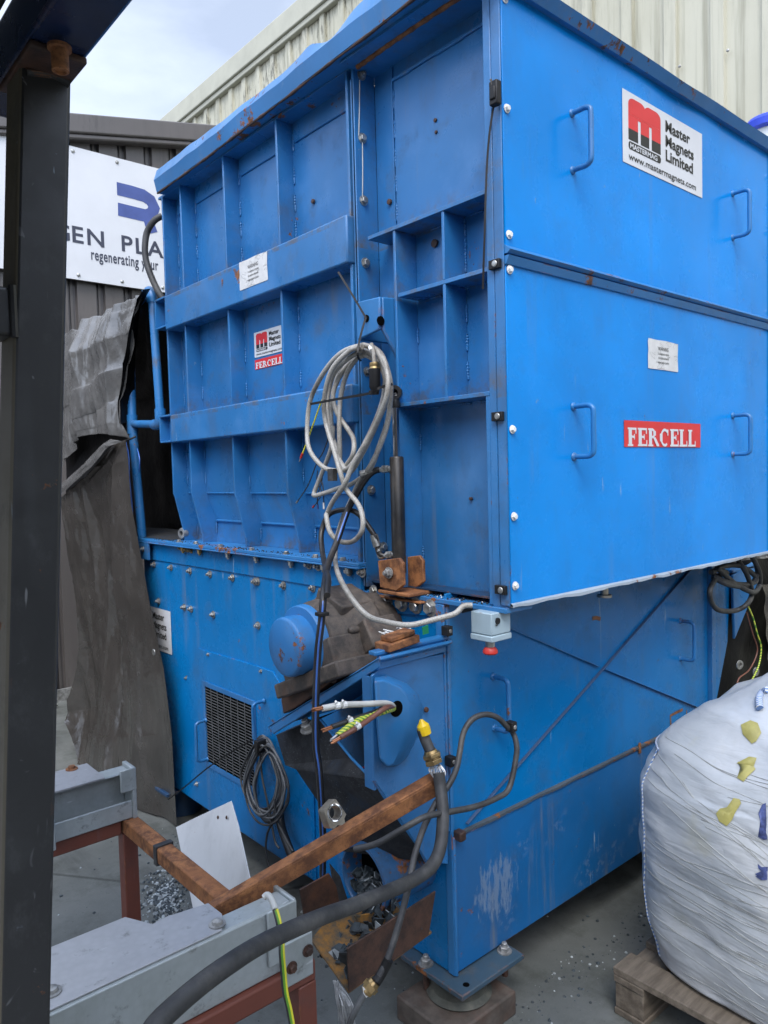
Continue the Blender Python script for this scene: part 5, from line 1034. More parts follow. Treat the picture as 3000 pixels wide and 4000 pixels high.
P = [q1-d*0.1]+[fd('31', *q) for q in ((690, 1490, 1.68), (645, 1570, 1.68), (610, 1650, 1.69), (590, 1720, 1.70))]; MB().tube(P, 0.0072, 10, 4).build('inner_cable', 'rubber_grey', tn, ang=80)
mb = MB(); lp = [fd('31', 690, 1415, 1.67), fd('31', 740, 1470, 1.67), fd('31', 715, 1490, 1.67), fd('31', 695, 1460, 1.67)]; mb.prism(lp, fwd*0.001); mb.build('paper_tag', 'tape_label', tn)
# cable clips fixed to the tank edge
for (c_, x, y) in (('21', 1243, 770), ('21', 1265, 1615), ('22', 0, 1390)):
    q = fy(c_, x, y, TY-0.02) if c_ == '21' else fd(c_, x, y, 2.14); mb = MB(); mb.box(q.x-0.011, q.x+0.011, q.y-0.010, q.y+0.016, q.z-0.014, q.z+0.014, 0); mb.lathe((q.x, q.y-0.010, q.z), (0, -1, 0), [(0, 0.007), (0.003, 0.006)], 10, 1); mb.build('cable_clip', ['black_plastic', 'zinc_dull'], mach, 0.002)
# frayed armour wires hanging under the trough
fw = MB(); random.seed(44)
for k in range(44):
    a_ = random.random(); p0 = fd('31', 515+jit(16), 1385+jit(10), 1.86+a_*0.05); p1 = fd('31', 545+a_*75+jit(22), 1540, 1.86+jit(0.03)); p2_ = fd('31', 560+a_*100+jit(28), 1760, 1.88+jit(0.03)); p2_.z = max(p2_.z, 0.01)
    fw.tube([p0, p1, p2_], 0.0012, 5, 4, 0)
tag(fw.build('frayed_wires', 'wire_strand'), 'bunch of frayed pale steel armour wires hanging below the rusty outlet trough', 'wire')
# black cable at the top left
tag(MB().tube([fx('00', 1050, 1400, 0.03), fx('00', 1000, 1430, 0.0), fx('00', 955, 1500, -0.02), fx('00', 940, 1590, -0.03), fx('10', 945, 20, -0.03), fx('10', 975, 120, -0.02), fx('10', 1020, 220, 0.0), fx('10', 1060, 290, 0.02)], 0.015, 12, 6).build('bowed_cable', 'rubber', ang=80), 'thick black cable bowing out from the left edge of the blue door', 'cable')
tag(MB().tube([fx('10', 815, 1205, -0.03), fx('10', 835, 1300, -0.02), fx('10', 838, 1440, -0.03), fx('10', 850, 1560, -0.03), fx('20', 862, 60, -0.03)], 0.004, 8, 5).tube([fx('10', 890, 1250, -0.02), fx('10', 905, 1320, -0.03), fx('10', 900, 1400, -0.02)], 0.003, 8, 5).build('thin_rope', 'blue_stripe', ang=80), 'thin blue cord hanging down along the blue pipe guard', 'cord')
tag(MB().tube([fx('10', 790, 1212, -0.06), fx('10', 830, 1192, -0.06), fx('10', 880, 1170, -0.03)], 0.005, 8, 4).build('tarpaulin_tie', 'black_plastic', ang=80), 'short black strap tying the gathered tarpaulin to the blue pipe guard', 'strap')

# ================================================================ TARPAULINS
tp = thing('tarpaulin', (-0.1, 2.8, 0.0), 'crumpled dark grey tarpaulin hanging to the ground at the left end of the shredder', 'tarpaulin')
def lerp(pts, t):
    for i in range(len(pts)-1):
        if t <= pts[i+1][0]:
            a_, b_ = pts[i], pts[i+1]; k = (t-a_[0])/(b_[0]-a_[0]+1e-9); k = k*k*(3-2*k) if len(a_) < 4 else k
            return V(a_[1])*(1-k)+V(b_[1])*k
    return V(pts[-1][1])
XT = -0.08
right_u = [(0, fx('10', 930, 215, XT)), (0.12, fx('10', 885, 280, XT)), (0.35, fx('10', 835, 480, XT)), (0.6, fx('10', 800, 700, XT)), (0.8, fx('10', 765, 930, XT)), (0.9, fx('10', 775, 1080, XT)), (1, fx('10', 815, 1185, XT))]
left_u = [(0, fx('10', 400, 500, XT+0.05)), (0.3, fx('10', 385, 720, XT)), (0.6, fx('10', 375, 1000, XT)), (0.8, fx('10', 370, 1180, XT)), (1, fx('10', 375, 1370, XT))]
left_far = lambda t: lerp(left_u, t)+V((0.05, 0.9, -0.35*(1-t)))
def crumple(p, sd, kz=0.6):
    q = V((p.x*0.5+sd, p.y, p.z*kz)); t = 0.0
    for f_, a_, kk in ((2.6, 0.120, 0.16), (6.0, 0.040, 0.24), (12.0, 0.012, 0.45), (28.0, 0.0042, 0.7)):
        qq = V((q.x*f_, q.y*f_, q.z*f_*kk)); w_ = noise.noise_vector(qq*0.5)*0.45; t += a_*(0.20-abs(noise.noise(qq+w_+V((sd, 0, f_)))))
    return t
def upper(u, v):
    a_, b_ = lerp(left_u, v), lerp(right_u, v); q = a_*(1-u)+b_*u
    if v > 0.8: q.z += (math.sin(u*math.pi))*0.10*((v-0.8)/0.2)**1.5
    n1 = noise.noise(V((u*3.0, v*5.0, 1))); n2 = noise.noise(V((u*8+v*3, v*7-u*2, 4))); n3 = noise.noise(V((u*17, v*13, 9)))
    q.x += -crumple(q, 3.0)*1.1-0.02*n1-0.05*math.sin(v*2.6)*math.sin(u*3.14); q.z += 0.012*n3*(1-v)
    return q
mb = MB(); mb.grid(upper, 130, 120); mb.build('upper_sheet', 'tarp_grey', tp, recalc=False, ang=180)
right_l = [(0, fx('10', 815, 1190, XT)), (0.10, fx('10', 832, 1330, XT)), (0.25, fx('10', 848, 1600, XT)), (0.45, fx('20', 905, 300, XT)), (0.6, fx('20', 955, 600, XT)), (0.8, fx('20', 1045, 1010, XT)), (0.92, fx('20', 1100, 1450, XT)), (1, fx('30', 1135, 385, XT+0.03))]
left_l = [(0, fx('10', 740, 1215, XT)), (0.08, fx('10', 600, 1370, XT-0.03)), (0.16, fx('10', 410, 1560, XT-0.02)), (0.3, fx('20', 440, 100, XT)), (0.45, fx('20', 445, 350, XT)), (0.7, fx('20', 470, 900, XT)), (0.85, fx('20', 440, 1300, XT)), (1, fx('20', 425, 1660, -0.17))]
def lower(u, v):
    a_, b_ = lerp(left_l, v), lerp(right_l, v); q = a_*(1-u)+b_*u; w_ = min(1, v*4)
    n1 = noise.noise(V((u*3.4+0.4*v, v*2.2, 11))); n2 = noise.noise(V((u*7+v*2, v*6-u*3, 14))); n3 = noise.noise(V((u*19, v*17, 19)))
    w_ *= 1-0.88*u**4; q.x += w_*(-0.050*n1-1.15*crumple(q, 8.0, 0.75))-0.022*math.sin(u*8+v*3)*w_; q.y += w_*0.012*n2
    if v > 0.96: q.z = max(q.z, 0.004+0.01*abs(n2))
    return q
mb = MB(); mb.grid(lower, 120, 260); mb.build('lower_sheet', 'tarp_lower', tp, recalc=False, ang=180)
def hem(u, v):          # bright hem strip along the gathered edge
    A_ = [(0, fx('10', 800, 1200, XT-0.03)), (0.3, fx('10', 700, 1235, XT-0.05)), (0.65, fx('10', 590, 1370, XT-0.06)), (1, fx('10', 395, 1545, XT-0.05))]
    B_ = [(0, fx('10', 720, 1185, XT-0.02)), (0.3, fx('10', 670, 1215, XT-0.03)), (0.65, fx('10', 540, 1350, XT-0.03)), (1, fx('10', 385, 1490, XT-0.02))]
    q = lerp(A_, v)*(1-u)+lerp(B_, v)*u; q.x -= 0.012*math.sin(u*3.1)+0.006*noise.noise(V((u*5, v*9, 2))); return q
MB().grid(hem, 8, 30).build('hem', 'tarp_grey', tp, recalc=False, ang=180)
q = fx('20', 997, 908, XT-0.015); MB().lathe(q, (-1, 0, 0), [(0, 0.007), (0, 0.015), (0.003, 0.014), (0.003, 0.007), (0, 0.007)], 18).build('eyelet', 'zinc', tp)
# black lining sheets behind the pipe guard
lin = thing('black_sheet', (0.3, 2.4, 1.36), 'black plastic sheet lining the dark gap behind the blue pipe guard', 'tarpaulin')
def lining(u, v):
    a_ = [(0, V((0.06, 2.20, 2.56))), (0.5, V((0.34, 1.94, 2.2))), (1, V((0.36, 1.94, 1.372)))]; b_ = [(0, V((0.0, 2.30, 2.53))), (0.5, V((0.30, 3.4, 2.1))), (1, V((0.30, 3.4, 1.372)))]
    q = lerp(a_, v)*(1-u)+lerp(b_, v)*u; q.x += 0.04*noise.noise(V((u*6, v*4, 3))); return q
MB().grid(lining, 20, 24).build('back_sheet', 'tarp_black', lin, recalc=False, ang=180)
def flap(u, v):
    A_ = [(0, fx('10', 950, 208, XT+0.02)), (0.3, fx('10', 880, 330, XT+0.05)), (0.6, fx('10', 850, 700, XT+0.06)), (1, fx('10', 835, 1060, XT+0.08))]
    q = lerp(right_u, min(1, v*0.92))*(1-u)+lerp(A_, v)*u; q.x += 0.02*u+0.01*noise.noise(V((u*4, v*7, 5))); return q
MB().grid(flap, 8, 40).build('edge_flap', 'tarp_black', lin, recalc=False, ang=180)
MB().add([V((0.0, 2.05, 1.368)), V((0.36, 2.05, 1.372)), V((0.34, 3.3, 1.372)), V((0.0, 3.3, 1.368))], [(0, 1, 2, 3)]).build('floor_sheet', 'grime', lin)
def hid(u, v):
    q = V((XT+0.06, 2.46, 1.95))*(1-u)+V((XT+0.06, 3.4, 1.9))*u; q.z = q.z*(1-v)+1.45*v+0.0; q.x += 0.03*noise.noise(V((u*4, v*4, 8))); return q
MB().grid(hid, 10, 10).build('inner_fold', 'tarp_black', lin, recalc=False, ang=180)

# dark tarpaulin beyond the tank on the right
tr2 = thing('tarpaulin', (2.1, 0.5, 0.0), 'black tarpaulin with eyelets hanging behind the white bulk bag', 'tarpaulin')
def rt_(u, v):
    q = V((1.72+1.4*u, 0.27-0.10*u, 1.16*(1-v)+0.0)); q.y += 0.03*noise.noise(V((u*5, v*3, 21)))+0.015*noise.noise(V((u*11, v*6, 22))); q.z += 0.05*(1-v)*math.sin(u*7); return q
MB().grid(rt_, 40, 30).build('sheet', 'tarp_black', tr2, recalc=False, ang=180)
def rt2(u, v):
    q = V((1.98+0.35*u+0.1*v, 0.17-0.05*u, 1.10-0.40*v)); q.y += 0.03*noise.noise(V((u*6, v*4, 25))); return q
MB().grid(rt2, 24, 20).build('fold', 'tarp_lower', tr2, recalc=False, ang=180)
for (x, y) in ((1475, 990), (1580, 1035)): MB().lathe(fy('22', x, y, 0.12), (-0.3, -1, 0), [(0, 0.010), (0, 0.020), (0.003, 0.019), (0.003, 0.010), (0, 0.010)], 18).build('eyelet', 'zinc', tr2)
c3 = thing('coiled_cable', fy('22', 1450, 400, 0.15), 'loops of thick black cable hanging under the right end of the blue hopper', 'cable'); random.seed(51)
for pts in ([(1330, 360), (1440, 460), (1560, 520), (1605, 470), (1600, 380), (1545, 270), (1520, 200)], [(1290, 390), (1380, 350), (1480, 350), (1560, 400), (1580, 450), (1500, 470), (1380, 450), (1300, 400)], [(1330, 370), (1390, 395), (1330, 420), (1285, 500), (1290, 580), (1340, 635), (1440, 640), (1520, 600), (1555, 520), (1520, 400), (1470, 320), (1450, 250)], [(1300, 420), (1400, 470), (1530, 480), (1590, 400), (1570, 300), (1560, 220)]):
    MB().tube([fy('22', x, y, 0.10+jit(0.025)) for x, y in pts], 0.0105, 10, 6).build('strand', 'rubber', c3, ang=80)
ew = thing('earth_wire', fy('22', 1540, 620, 0.12), 'thin green and yellow wire hanging over the black tarpaulin on the right', 'wire')
MB().tube([fy('22', x, y, 0.10) for x, y in ((1530, 610), (1560, 680), (1590, 790), (1615, 880), (1600, 990), (1560, 1080), (1510, 1170), (1478, 1260))], 0.0035, 8, 5).build('sheath', 'green_yellow', ew, ang=80)
tag(MB().tube([fy('22', x, y, 0.105) for x, y in ((1520, 650), (1560, 790), (1590, 900), (1540, 1020), (1470, 1080), (1455, 1160), (1465, 1270))], 0.003, 8, 5).build('thin_wire', 'brown_core', ang=80), 'thin brown wire looping beside the green and yellow one on the right', 'wire')

# ================================================================ CONVEYOR STAND (foreground)
st = thing('steel_stand', (-1.0, 0.7, 0.0), 'low stand of red oxide tube carrying two galvanised steel channels', 'stand')
ZR = 0.50
def rail(x0, y0, x1, y1, zt, w_=0.05, mat='red_oxide', name='rail'):
    mb = MB(); d = V((x1-x0, y1-y0, 0)); s_ = V((-d.y, d.x, 0)); mb.bar((x0, y0, zt-w_/2), (x1, y1, zt-w_/2), s_, w_, w_); return mb.build(name, mat, st, 0.005)
YF, YR_, XR = 0.185, 1.235, -0.575
rail(-2.3, YF, XR+0.025, YF, ZR); rail(-2.3, YR_, XR-0.03, YR_, ZR)
c = rail(XR, YR_+0.025, XR, YF+0.028, ZR+0.001, 0.05, 'rust', 'cross_rail')
for (x, y) in ((XR, YF), (XR, YR_-0.0), (-2.2, YF), (-2.2, YR_)): mb = MB(); mb.box(x-0.025, x+0.025, y-0.025, y+0.025, 0.004, ZR-0.051); mb.box(x-0.05, x+0.05, y-0.05, y+0.05, 0.0, 0.006); mb.build('leg', 'red_oxide', st, 0.004)
def channel(y, x1, z0, z1, depth, name, dirn):
    mb = MB(); t = 0.007; y1 = y+depth
    mb.box(-2.4, x1, y, y+t, z0, z1).box(-2.4, x1-0.002, y+t, y1, z1-t, z1).box(-2.4, x1-0.002, y+t, y1, z0, z0+t); return mb.build(name, 'galvanised', st, 0.004)
zt = 0.655; ch = channel(0.175, -0.60, ZR+0.002, zt, 0.065, 'channel', 1)
MB().box(-0.675, -0.595, 0.165, 0.172, ZR+0.03, zt+0.006).box(-0.602, -0.592, 0.172, 0.26, ZR+0.02, zt+0.006).build('end_cleat', 'galvanised', ch, 0.003)
MB().box(-0.64, -0.56, 0.155, 0.165, ZR-0.03, ZR+0.075).build('fixing_plate', 'galvanised', ch, 0.003)
for (x, z) in ((-0.622, ZR+0.015), (-0.576, ZR+0.035)): bolt(ch, (x, 0.154, z), (0, -1, 0), 0.010, 'rust_dark')
pz = zt+0.0015; mb = MB(); P = [fz('30', 330, 1480, pz), fz('30', 1440, 1060, pz), fz('30', 1440, 955, pz), fz('30', 1350, 885, pz), fz('30', 1075, 975, pz), fz('30', 990, 1022, pz), fz('30', 812, 975, pz), fz('30', 330, 1150, pz)]
lft = V((-2.3, 0.20, pz)); P = [V((-2.3, 0.182, pz))]+[V((q.x, max(q.y, 0.182), pz)) for q in P[1:7]]+[V((-2.3, P[6].y+0.02, pz))]; mb.prism(P, (0, 0, 0.004)); plate = mb.build('top_plate', 'bare_plate', ch, 0.001)
for (x, y) in ((1408, 1015), (335, 1455)):
    q = fz('30', x, y, pz+0.004); q.y = max(q.y, 0.20); mb = MB(); mb.lathe(q, (0, 0, 1), [(0, 0.019), (0.003, 0.019), (0.0035, 0.013), (0.010, 0.011), (0.013, 0.004)], 20); mb.build('bolt', 'zinc_dull', plate)
# rear channel, open side to the viewer
zt2 = 0.665; mb = MB(); t = 0.008; y0 = 1.20
mb.box(-2.4, -0.57, y0+0.062, y0+0.07, ZR+0.002, zt2).box(-2.4, -0.57, y0, y0+0.062, zt2-t, zt2).box(-2.4, -0.57, y0, y0+0.062, ZR+0.002, ZR+0.012).box(-2.4, -0.57, y0-0.004, y0+0.004, ZR+0.002, ZR+0.065); ch2 = mb.build('channel', 'galvanised', st, 0.004)
MB().box(-0.570, -0.555, y0-0.01, y0+0.075, ZR, zt2+0.012).box(-0.61, -0.555, y0-0.012, y0-0.004, ZR+0.10, zt2+0.012).build('end_cleat', 'galvanised', ch2, 0.003)
MB().box(-2.4, -0.66, y0-0.012, y0+0.16, zt2+0.001, zt2+0.007).build('top_plate', 'bare_plate', ch2, 0.001)
MB().box(-0.86, -0.835, y0-0.05, y0-0.005, ZR, ZR+0.10).build('end_cleat', 'galvanised', ch2, 0.003)
q = fz('30', 465, 8, zt2+0.007); mb = MB(); mb.lathe(q, (0, 0, 1), [(0, 0.020), (0.003, 0.020), (0.0035, 0.012), (0.012, 0.011)], 18); mb.build('bolt', 'rust', ch2)
q = fz('30', 1130, 470, ZR+0.002); mb = MB(); mb.box(XR-0.029, XR+0.029, q.y-0.010, q.y+0.012, ZR-0.055, ZR+0.006); tag(mb.build('strap', 'rubber'), 'narrow black rubber strap wrapped round the rusty cross rail', 'strap')
# earth lead over the channel end
el = thing('earth_lead', fz('31', 60, 830, zt+0.02), 'grey sleeved lead with black and green yellow wires over the front channel', 'wire')
P = [fd('31', *q) for q in ((50, 840, 1.50), (75, 822, 1.50), (105, 860, 1.48), (125, 920, 1.46))]; MB().tube(P, 0.0062, 10, 5).build('sleeve', 'grey_core', el, ang=80)
P = [fd('31', *q) for q in ((125, 915, 1.46), (148, 1000, 1.45), (165, 1110, 1.44), (168, 1200, 1.43), (178, 1320, 1.43), (190, 1450, 1.43), (215, 1560, 1.43), (235, 1670, 1.43))]; MB().tube([q+rgt*0.003 for q in P], 0.003, 8, 5).build('yellow_wire', 'yellow_wire', el, ang=80)
MB().tube([q-rgt*0.003 for q in P], 0.0034, 8, 5).build('black_wire', 'black_core', el, ang=80); MB().tube([q+V((0, 0, -0.001))+rgt*0.0005-fwd*0.002 for q in P], 0.0026, 8, 5).build('green_wire', 'green_wire', el, ang=80)

# rusty angle iron across the stand, reaching to the tank corner
def aip(x, y, dd=0.0):
    k_ = x/1165.0; return fd('31', x, y, 1.80+0.17*k_+dd)
xl = -420; tl = lambda x: 706-x*680/1160; fl_ = lambda x: 760-x*672/1165; bl_ = lambda x: 872-x*712/1215
mb = MB(); t_in = fwd*0.006
T0, T1, F0, F1, B0, B1_ = aip(xl, tl(xl), 0.045), aip(1160, tl(1160), 0.045), aip(xl, fl_(xl)), aip(1165, fl_(1165)), aip(xl, bl_(xl), 0.012), aip(1212, bl_(1212), 0.0)
for (a_, b_, c_, d_) in ((T0, T1, F1, F0), (F0, F1, B1_, B0)):
    nn = (b_-a_).cross(d_-a_).normalized(); nn = nn if nn.dot(fwd) > 0 else -nn
    mb.prism([a_, b_, c_, d_], nn*0.006)
ai = tag(mb.build('angle_iron', 'rust', None, 0.002), 'rusty steel angle bar lying from the galvanised channel up to the tank corner', 'steel bar')
# worn cutter block standing on the angle iron
Cb = fy('31', 500, 300, 0.16); kb = thing('cutter_block', Cb, 'small worn steel cutter block with a round hole balanced on the rusty bar', 'machine part')
dpt = (CAM-Cb).length
def blk(x, y, dd=0.0): return fd('31', x, y, (fy('31', 500, 395, 0.16)-CAM).dot(fwd)+dd)
front = [(478, 385), (440, 275), (515, 198), (548, 245), (585, 300), (572, 330), (578, 355), (555, 372), (530, 368), (515, 388), (498, 395)]
ring_n = 28; cxh, cyh, ra, rb_ = 512, 290, 36, 45
mb = MB(); hole = [(cxh+ra*math.cos(2*math.pi*i/ring_n)*math.cos(0.2)+rb_*math.sin(2*math.pi*i/ring_n)*0.2, cyh+rb_*math.sin(2*math.pi*i/ring_n)) for i in range(ring_n)]
import bisect
def resample(poly, n):
    P = [V((x, y, 0)) for x, y in poly]; ang = lambda q: math.atan2((q.y-cyh)/rb_, (q.x-cxh)/ra)
    out = []
    for i in range(n):
        a_ = 2*math.pi*i/n; dx, dy = math.cos(a_)*ra, math.sin(a_)*rb_; best = None
        for j in range(len(P)):
            p, q = P[j], P[(j+1) % len(P)]; ex, ey = q.x-p.x, q.y-p.y; den = dx*ey-dy*ex
            if abs(den) < 1e-9: continue
            tt = ((p.x-cxh)*ey-(p.y-cyh)*ex)/den; uu = ((p.x-cxh)*dy-(p.y-cyh)*dx)/den
            if tt > 0 and -1e-6 <= uu <= 1+1e-6 and (best is None or tt < best): best = tt
        out.append((cxh+dx*best, cyh+dy*best))
    return out
outer = resample(front, 56); hole = [(cxh+ra*math.cos(2*math.pi*i/56), cyh+rb_*math.sin(2*math.pi*i/56)) for i in range(56)]
back = fd('31', 465, 300, 0)*0; bo = (blk(405, 275, 0.02)-blk(445, 275)); N_ = 56
vs = [blk(*q) for q in outer]+[blk(*q) for q in hole]+[blk(*q)+bo for q in outer]+[blk(*q)+bo for q in hole]
fs = []
for i in range(N_):
    j = (i+1) % N_; fs += [(i, j, N_+j, N_+i), (2*N_+j, 2*N_+i, 3*N_+i, 3*N_+j), (j, i, 2*N_+i, 2*N_+j), (N_+i, N_+j, 3*N_+j, 3*N_+i)]
mb.add(vs, fs); mb.build('block', 'steel', kb, 0.0, ang=30)
mb = MB(); mb.tube([blk(cxh+ra*1.22*math.cos(2*math.pi*i/40), cyh+rb_*1.2*math.sin(2*math.pi*i/40), -0.001) for i in range(41)], 0.0022, 8, 1); mb.build('hole_rim', 'chrome', kb)

# white sheet leaning behind the stand
P = [fx('30', 1140, 385, -0.24), fx('30', 1250, 330, -0.225), fx('30', 1497, 215, -0.18), fx('30', 1545, 380, -0.21), fx('30', 1622, 732, -0.29), fx('30', 1640, 900, -0.33)]; P[-1].z = 0.006; e_ = fx('30', 1250, 910, -0.335); e_.z = max(e_.z, 0.006); P.append(e_)
mb = MB(); mb.prism(P, (0.005, 0.002, 0)); wb = tag(mb.build('leaning_board', 'white_board', None, 0.001), 'white painted metal board leaning against the shredder behind the rusty cross rail', 'board')
mb = MB()
for (x, y) in ((1412, 320), (1468, 320), (1240, 738)): mb.lathe(fx('30', x, y, -0.21 if y < 500 else -0.30), (-1, 0, 0.2), [(0, 0.007), (0.002, 0.005)], 9)
mb.build('hole', 'rust_dark', wb)

# ================================================================ BLACK FRAME IN THE FOREGROUND (left)
fr = thing('steel_gantry', (-1.2, -0.02, 0.0), 'scratched black box section steel post and beam close at the left edge', 'gantry')
YP = -0.02
tR = fy('00', 465, 545, YP); tL = fy('00', 152, 545, YP); bR = onp(1, 199, 4000, YP); bL = onp(1, 40, 4000, YP)
ext = lambda a_, b_, z: a_+(b_-a_)*((z-a_.z)/(b_.z-a_.z))
w_ = V((0.078, 0, 0)); q0 = ext(tR, bR, 2.33); q1 = ext(tR, bR, 0.0)
mb = MB(); xl_ = ext(tL, bL, onp(0, 36, 542, tL.x).z).x; D_ = V((0, onp(0, 36, 542, xl_).y-YP, 0)); mb.prism([q0-w_, q0, q0+D_, q0-w_+D_], q1-q0); mb.m[-1] = 1; mb.build('post', ['black_paint', 'post_side'], fr, 0.007, segs=3)
zr = fy('10', 60, 355, YP).z; xr = ext(tR, bR, zr).x-0.079
MB().box(xr-0.6, xr, YP+0.004, YP+0.074, zr-0.038, zr+0.038).build('side_rail', 'black_paint', fr, 0.006, segs=3)
MB().tube([(xr, YP+0.002, zr-0.04), (xr, YP+0.002, zr+0.04)], 0.006, 8, 1).build('weld', 'black_paint', fr); mb = MB(); mb.tube([q0+V((-0.006, -0.001, -0.040)), q0+V((-0.03, -0.001, -0.034)), q0+V((-0.072, -0.001, -0.042))], 0.006, 8, 3); mb.build('weld', 'black_paint', fr)
bz = 2.305; bx1 = -1.092; bw = 0.088
MB().box(bx1-bw, bx1, -1.6, 0.20, bz, bz+0.09).build('beam', 'beam_paint', fr, 0.006, segs=3)
MB().box(bx1-bw+0.002, bx1-0.002, -0.09, 0.08, bz-0.012, bz-0.001).build('seat_plate', 'rust_dark', fr, 0.003)
q = onp(2, *cc('00', 385, 300), bz-0.012); mb = MB(); mb.lathe(q, (0, 0, -1), [(0, 0.017), (0.005, 0.017), (0.006, 0.0125), (0.036, 0.0122), (0.037, 0.0085), (0.033, 0.0075)], 24); mb.build('bolt', 'rust', fr)
MB().box(-2.6, bx1-bw-0.004, -1.5, 0.9, bz+0.09, bz+0.12).box(-2.6, bx1-bw-0.12, 0.35, 0.42, 2.0, bz+0.09).build('cover_plate', 'green_dark', fr)
MB().box(-2.4, -1.22, 0.42, 0.50, 1.98, 2.12).build('cross_beam', 'beam_paint', fr, 0.006)

# ================================================================ RIGHT-HAND SIDE: PALLET, BULK BAG, TOTES, MOUNTING BLOCK
pal = thing('pallet', (0.95, -0.6, 0.0), 'weathered wooden pallet under the white bulk bag', 'pallet')
px_, py_ = 0.395, -0.045; Lx, Ly = 1.2, 1.0; random.seed(61)
for i in range(7):
    x = px_+i*(Lx-0.10)/6; MB().box(x, x+0.10+jit(0.004), py_-Ly, py_+jit(0.006), 0.122, 0.144+jit(0.001)).build('deck_board', 'pallet_wood', pal, 0.003)
for y in (0.0, 0.45, 0.90):
    MB().box(px_, px_+Lx, py_-y-0.10, py_-y-0.001, 0.100, 0.1215).build('stringer_board', 'pallet_wood', pal, 0.003)
    MB().box(px_, px_+Lx, py_-y-0.10, py_-y-0.002, 0.0, 0.020).build('base_board', 'pallet_wood', pal, 0.003)
    for x in (0, 0.53, 1.06): MB().box(px_+x+0.004, px_+x+0.135, py_-y-0.097, py_-y-0.004, 0.0205, 0.0995).build('block', 'pallet_wood', pal, 0.003)
bag = thing('bulk_bag', (0.98, -0.58, 0.145), 'full white woven bulk bag wrapped in clear film on the wooden pallet', 'bag')
BXC, BYC = 0.945, -0.535; 
def bag_pt(th, h):
    """th angle, h 0 bottom .. 1 top centre"""
    ht = [(0, (0.47, 0.0)), (0.05, (0.515, 0.012)), (0.18, (0.545, 0.16)), (0.38, (0.548, 0.36)), (0.52, (0.540, 0.55)), (0.62, (0.500, 0.655)), (0.74, (0.40, 0.77)), (0.86, (0.24, 0.86)), (1.0, (0.0, 0.91))]
    for i in range(len(ht)-1):
        if h <= ht[i+1][0]: k = (h-ht[i][0])/(ht[i+1][0]-ht[i][0]); break
    k = k*k*(3-2*k)*0.4+k*0.6; a_, b_ = ht[i][1], ht[i+1][1]; r = a_[0]+(b_[0]-a_[0])*k; z = a_[1]+(b_[1]-a_[1])*k
    pw = 4.2 if h < 0.6 else 4.2-1.7*(h-0.6)/0.4; c_, s_ = math.cos(th), math.sin(th); f = (abs(c_)**pw+abs(s_)**pw)**(-1/pw)
    n1 = noise.noise(V((c_*2.2, s_*2.2, z*3.0))); n2 = noise.noise(V((c_*3.0+5, s_*3.0, z*15+th*1.5))); n3 = noise.noise(V((c_*7, s_*7, z*26+2*math.sin(th*2))))
    r2 = r*f+(0.020*n1+0.009*n2+0.0025*n3)*min(1, r*4)
    return V((BXC+r2*c_*0.97, BYC+r2*s_*0.94, 0.147+z+0.03*noise.noise(V((c_*r*5, s_*r*5, 7)))*(1 if h > 0.55 else 0)))
mb = MB(); NU, NV = 200, 120
vs = [bag_pt(2*math.pi*i/NU, j/NV) for j in range(NV+1) for i in range(NU)]
mb.add(vs, [(j*NU+i, j*NU+(i+1) % NU, (j+1)*NU+(i+1) % NU, (j+1)*NU+i) for j in range(NV) for i in range(NU)]); mb.add([bag_pt(2*math.pi*i/NU, 0) for i in range(NU)], [tuple(range(NU))])
body = mb.build('body', 'woven_bag', bag, ang=180)
def bagsurf(c_, x, y, lift=0.004):
    """meet the bag along the sight line through a photo point"""
    d = ray(*cc(c_, x, y)); t = 1.0; lo = None
    for k in range(1200):
        q = CAM+d*t; h = q-V((BXC, BYC, 0)); th = math.atan2(h.y/0.94, h.x/0.97)
        best = min((abs(bag_pt(th, hh/40).z-q.z), hh/40) for hh in range(0, 41))[1]; p = bag_pt(th, best)
        if math.hypot(h.x, h.y) <= math.hypot(p.x-BXC, p.y-BYC)+0.004: return q-d.normalized()*lift
        t += 0.005
    return None
def bagline(pts, r, mat, name, lift=0.002, sub=4):
    P = [bagsurf(*q, lift=lift) for q in pts]; P = [q for q in P if q is not None]
    if len(P) > 1: return MB().tube(P, r, 8, sub).build(name, mat, bag, ang=80)
def bagth(th, h, lift=0.002):
    p = bag_pt(th, h); n_ = V((math.cos(th), math.sin(th), 0.35 if h > 0.55 else 0.0)).normalized(); return p+n_*lift
TH = R(135)
MB().tube([bagth(TH+0.02*math.sin(h*20), h) for h in [0.03+0.03*i for i in range(20)]], 0.0026, 8, 3).build('piping', 'rope_blue_white', bag, ang=80)
MB().tube([bagth(TH-0.10*i, 0.60+0.004*math.sin(i)) for i in range(0, 9)], 0.0032, 8, 3).build('piping', 'rope_blue_white', bag, ang=80)
def patch(th0, th1, h0, h1, mat, name, shape=None, lift=0.003):
    mb = MB()
    def fn(u, v):
        w_ = (shape(v) if shape else 1.0); uc = 0.5+(u-0.5)*w_; return bagth(th0+(th1-th0)*uc, h0+(h1-h0)*v, lift+0.004*noise.noise(V((u*6, v*6, 1))))
    mb.grid(fn, 10, 14); return mb.build(name, mat, bag, recalc=False, ang=180)
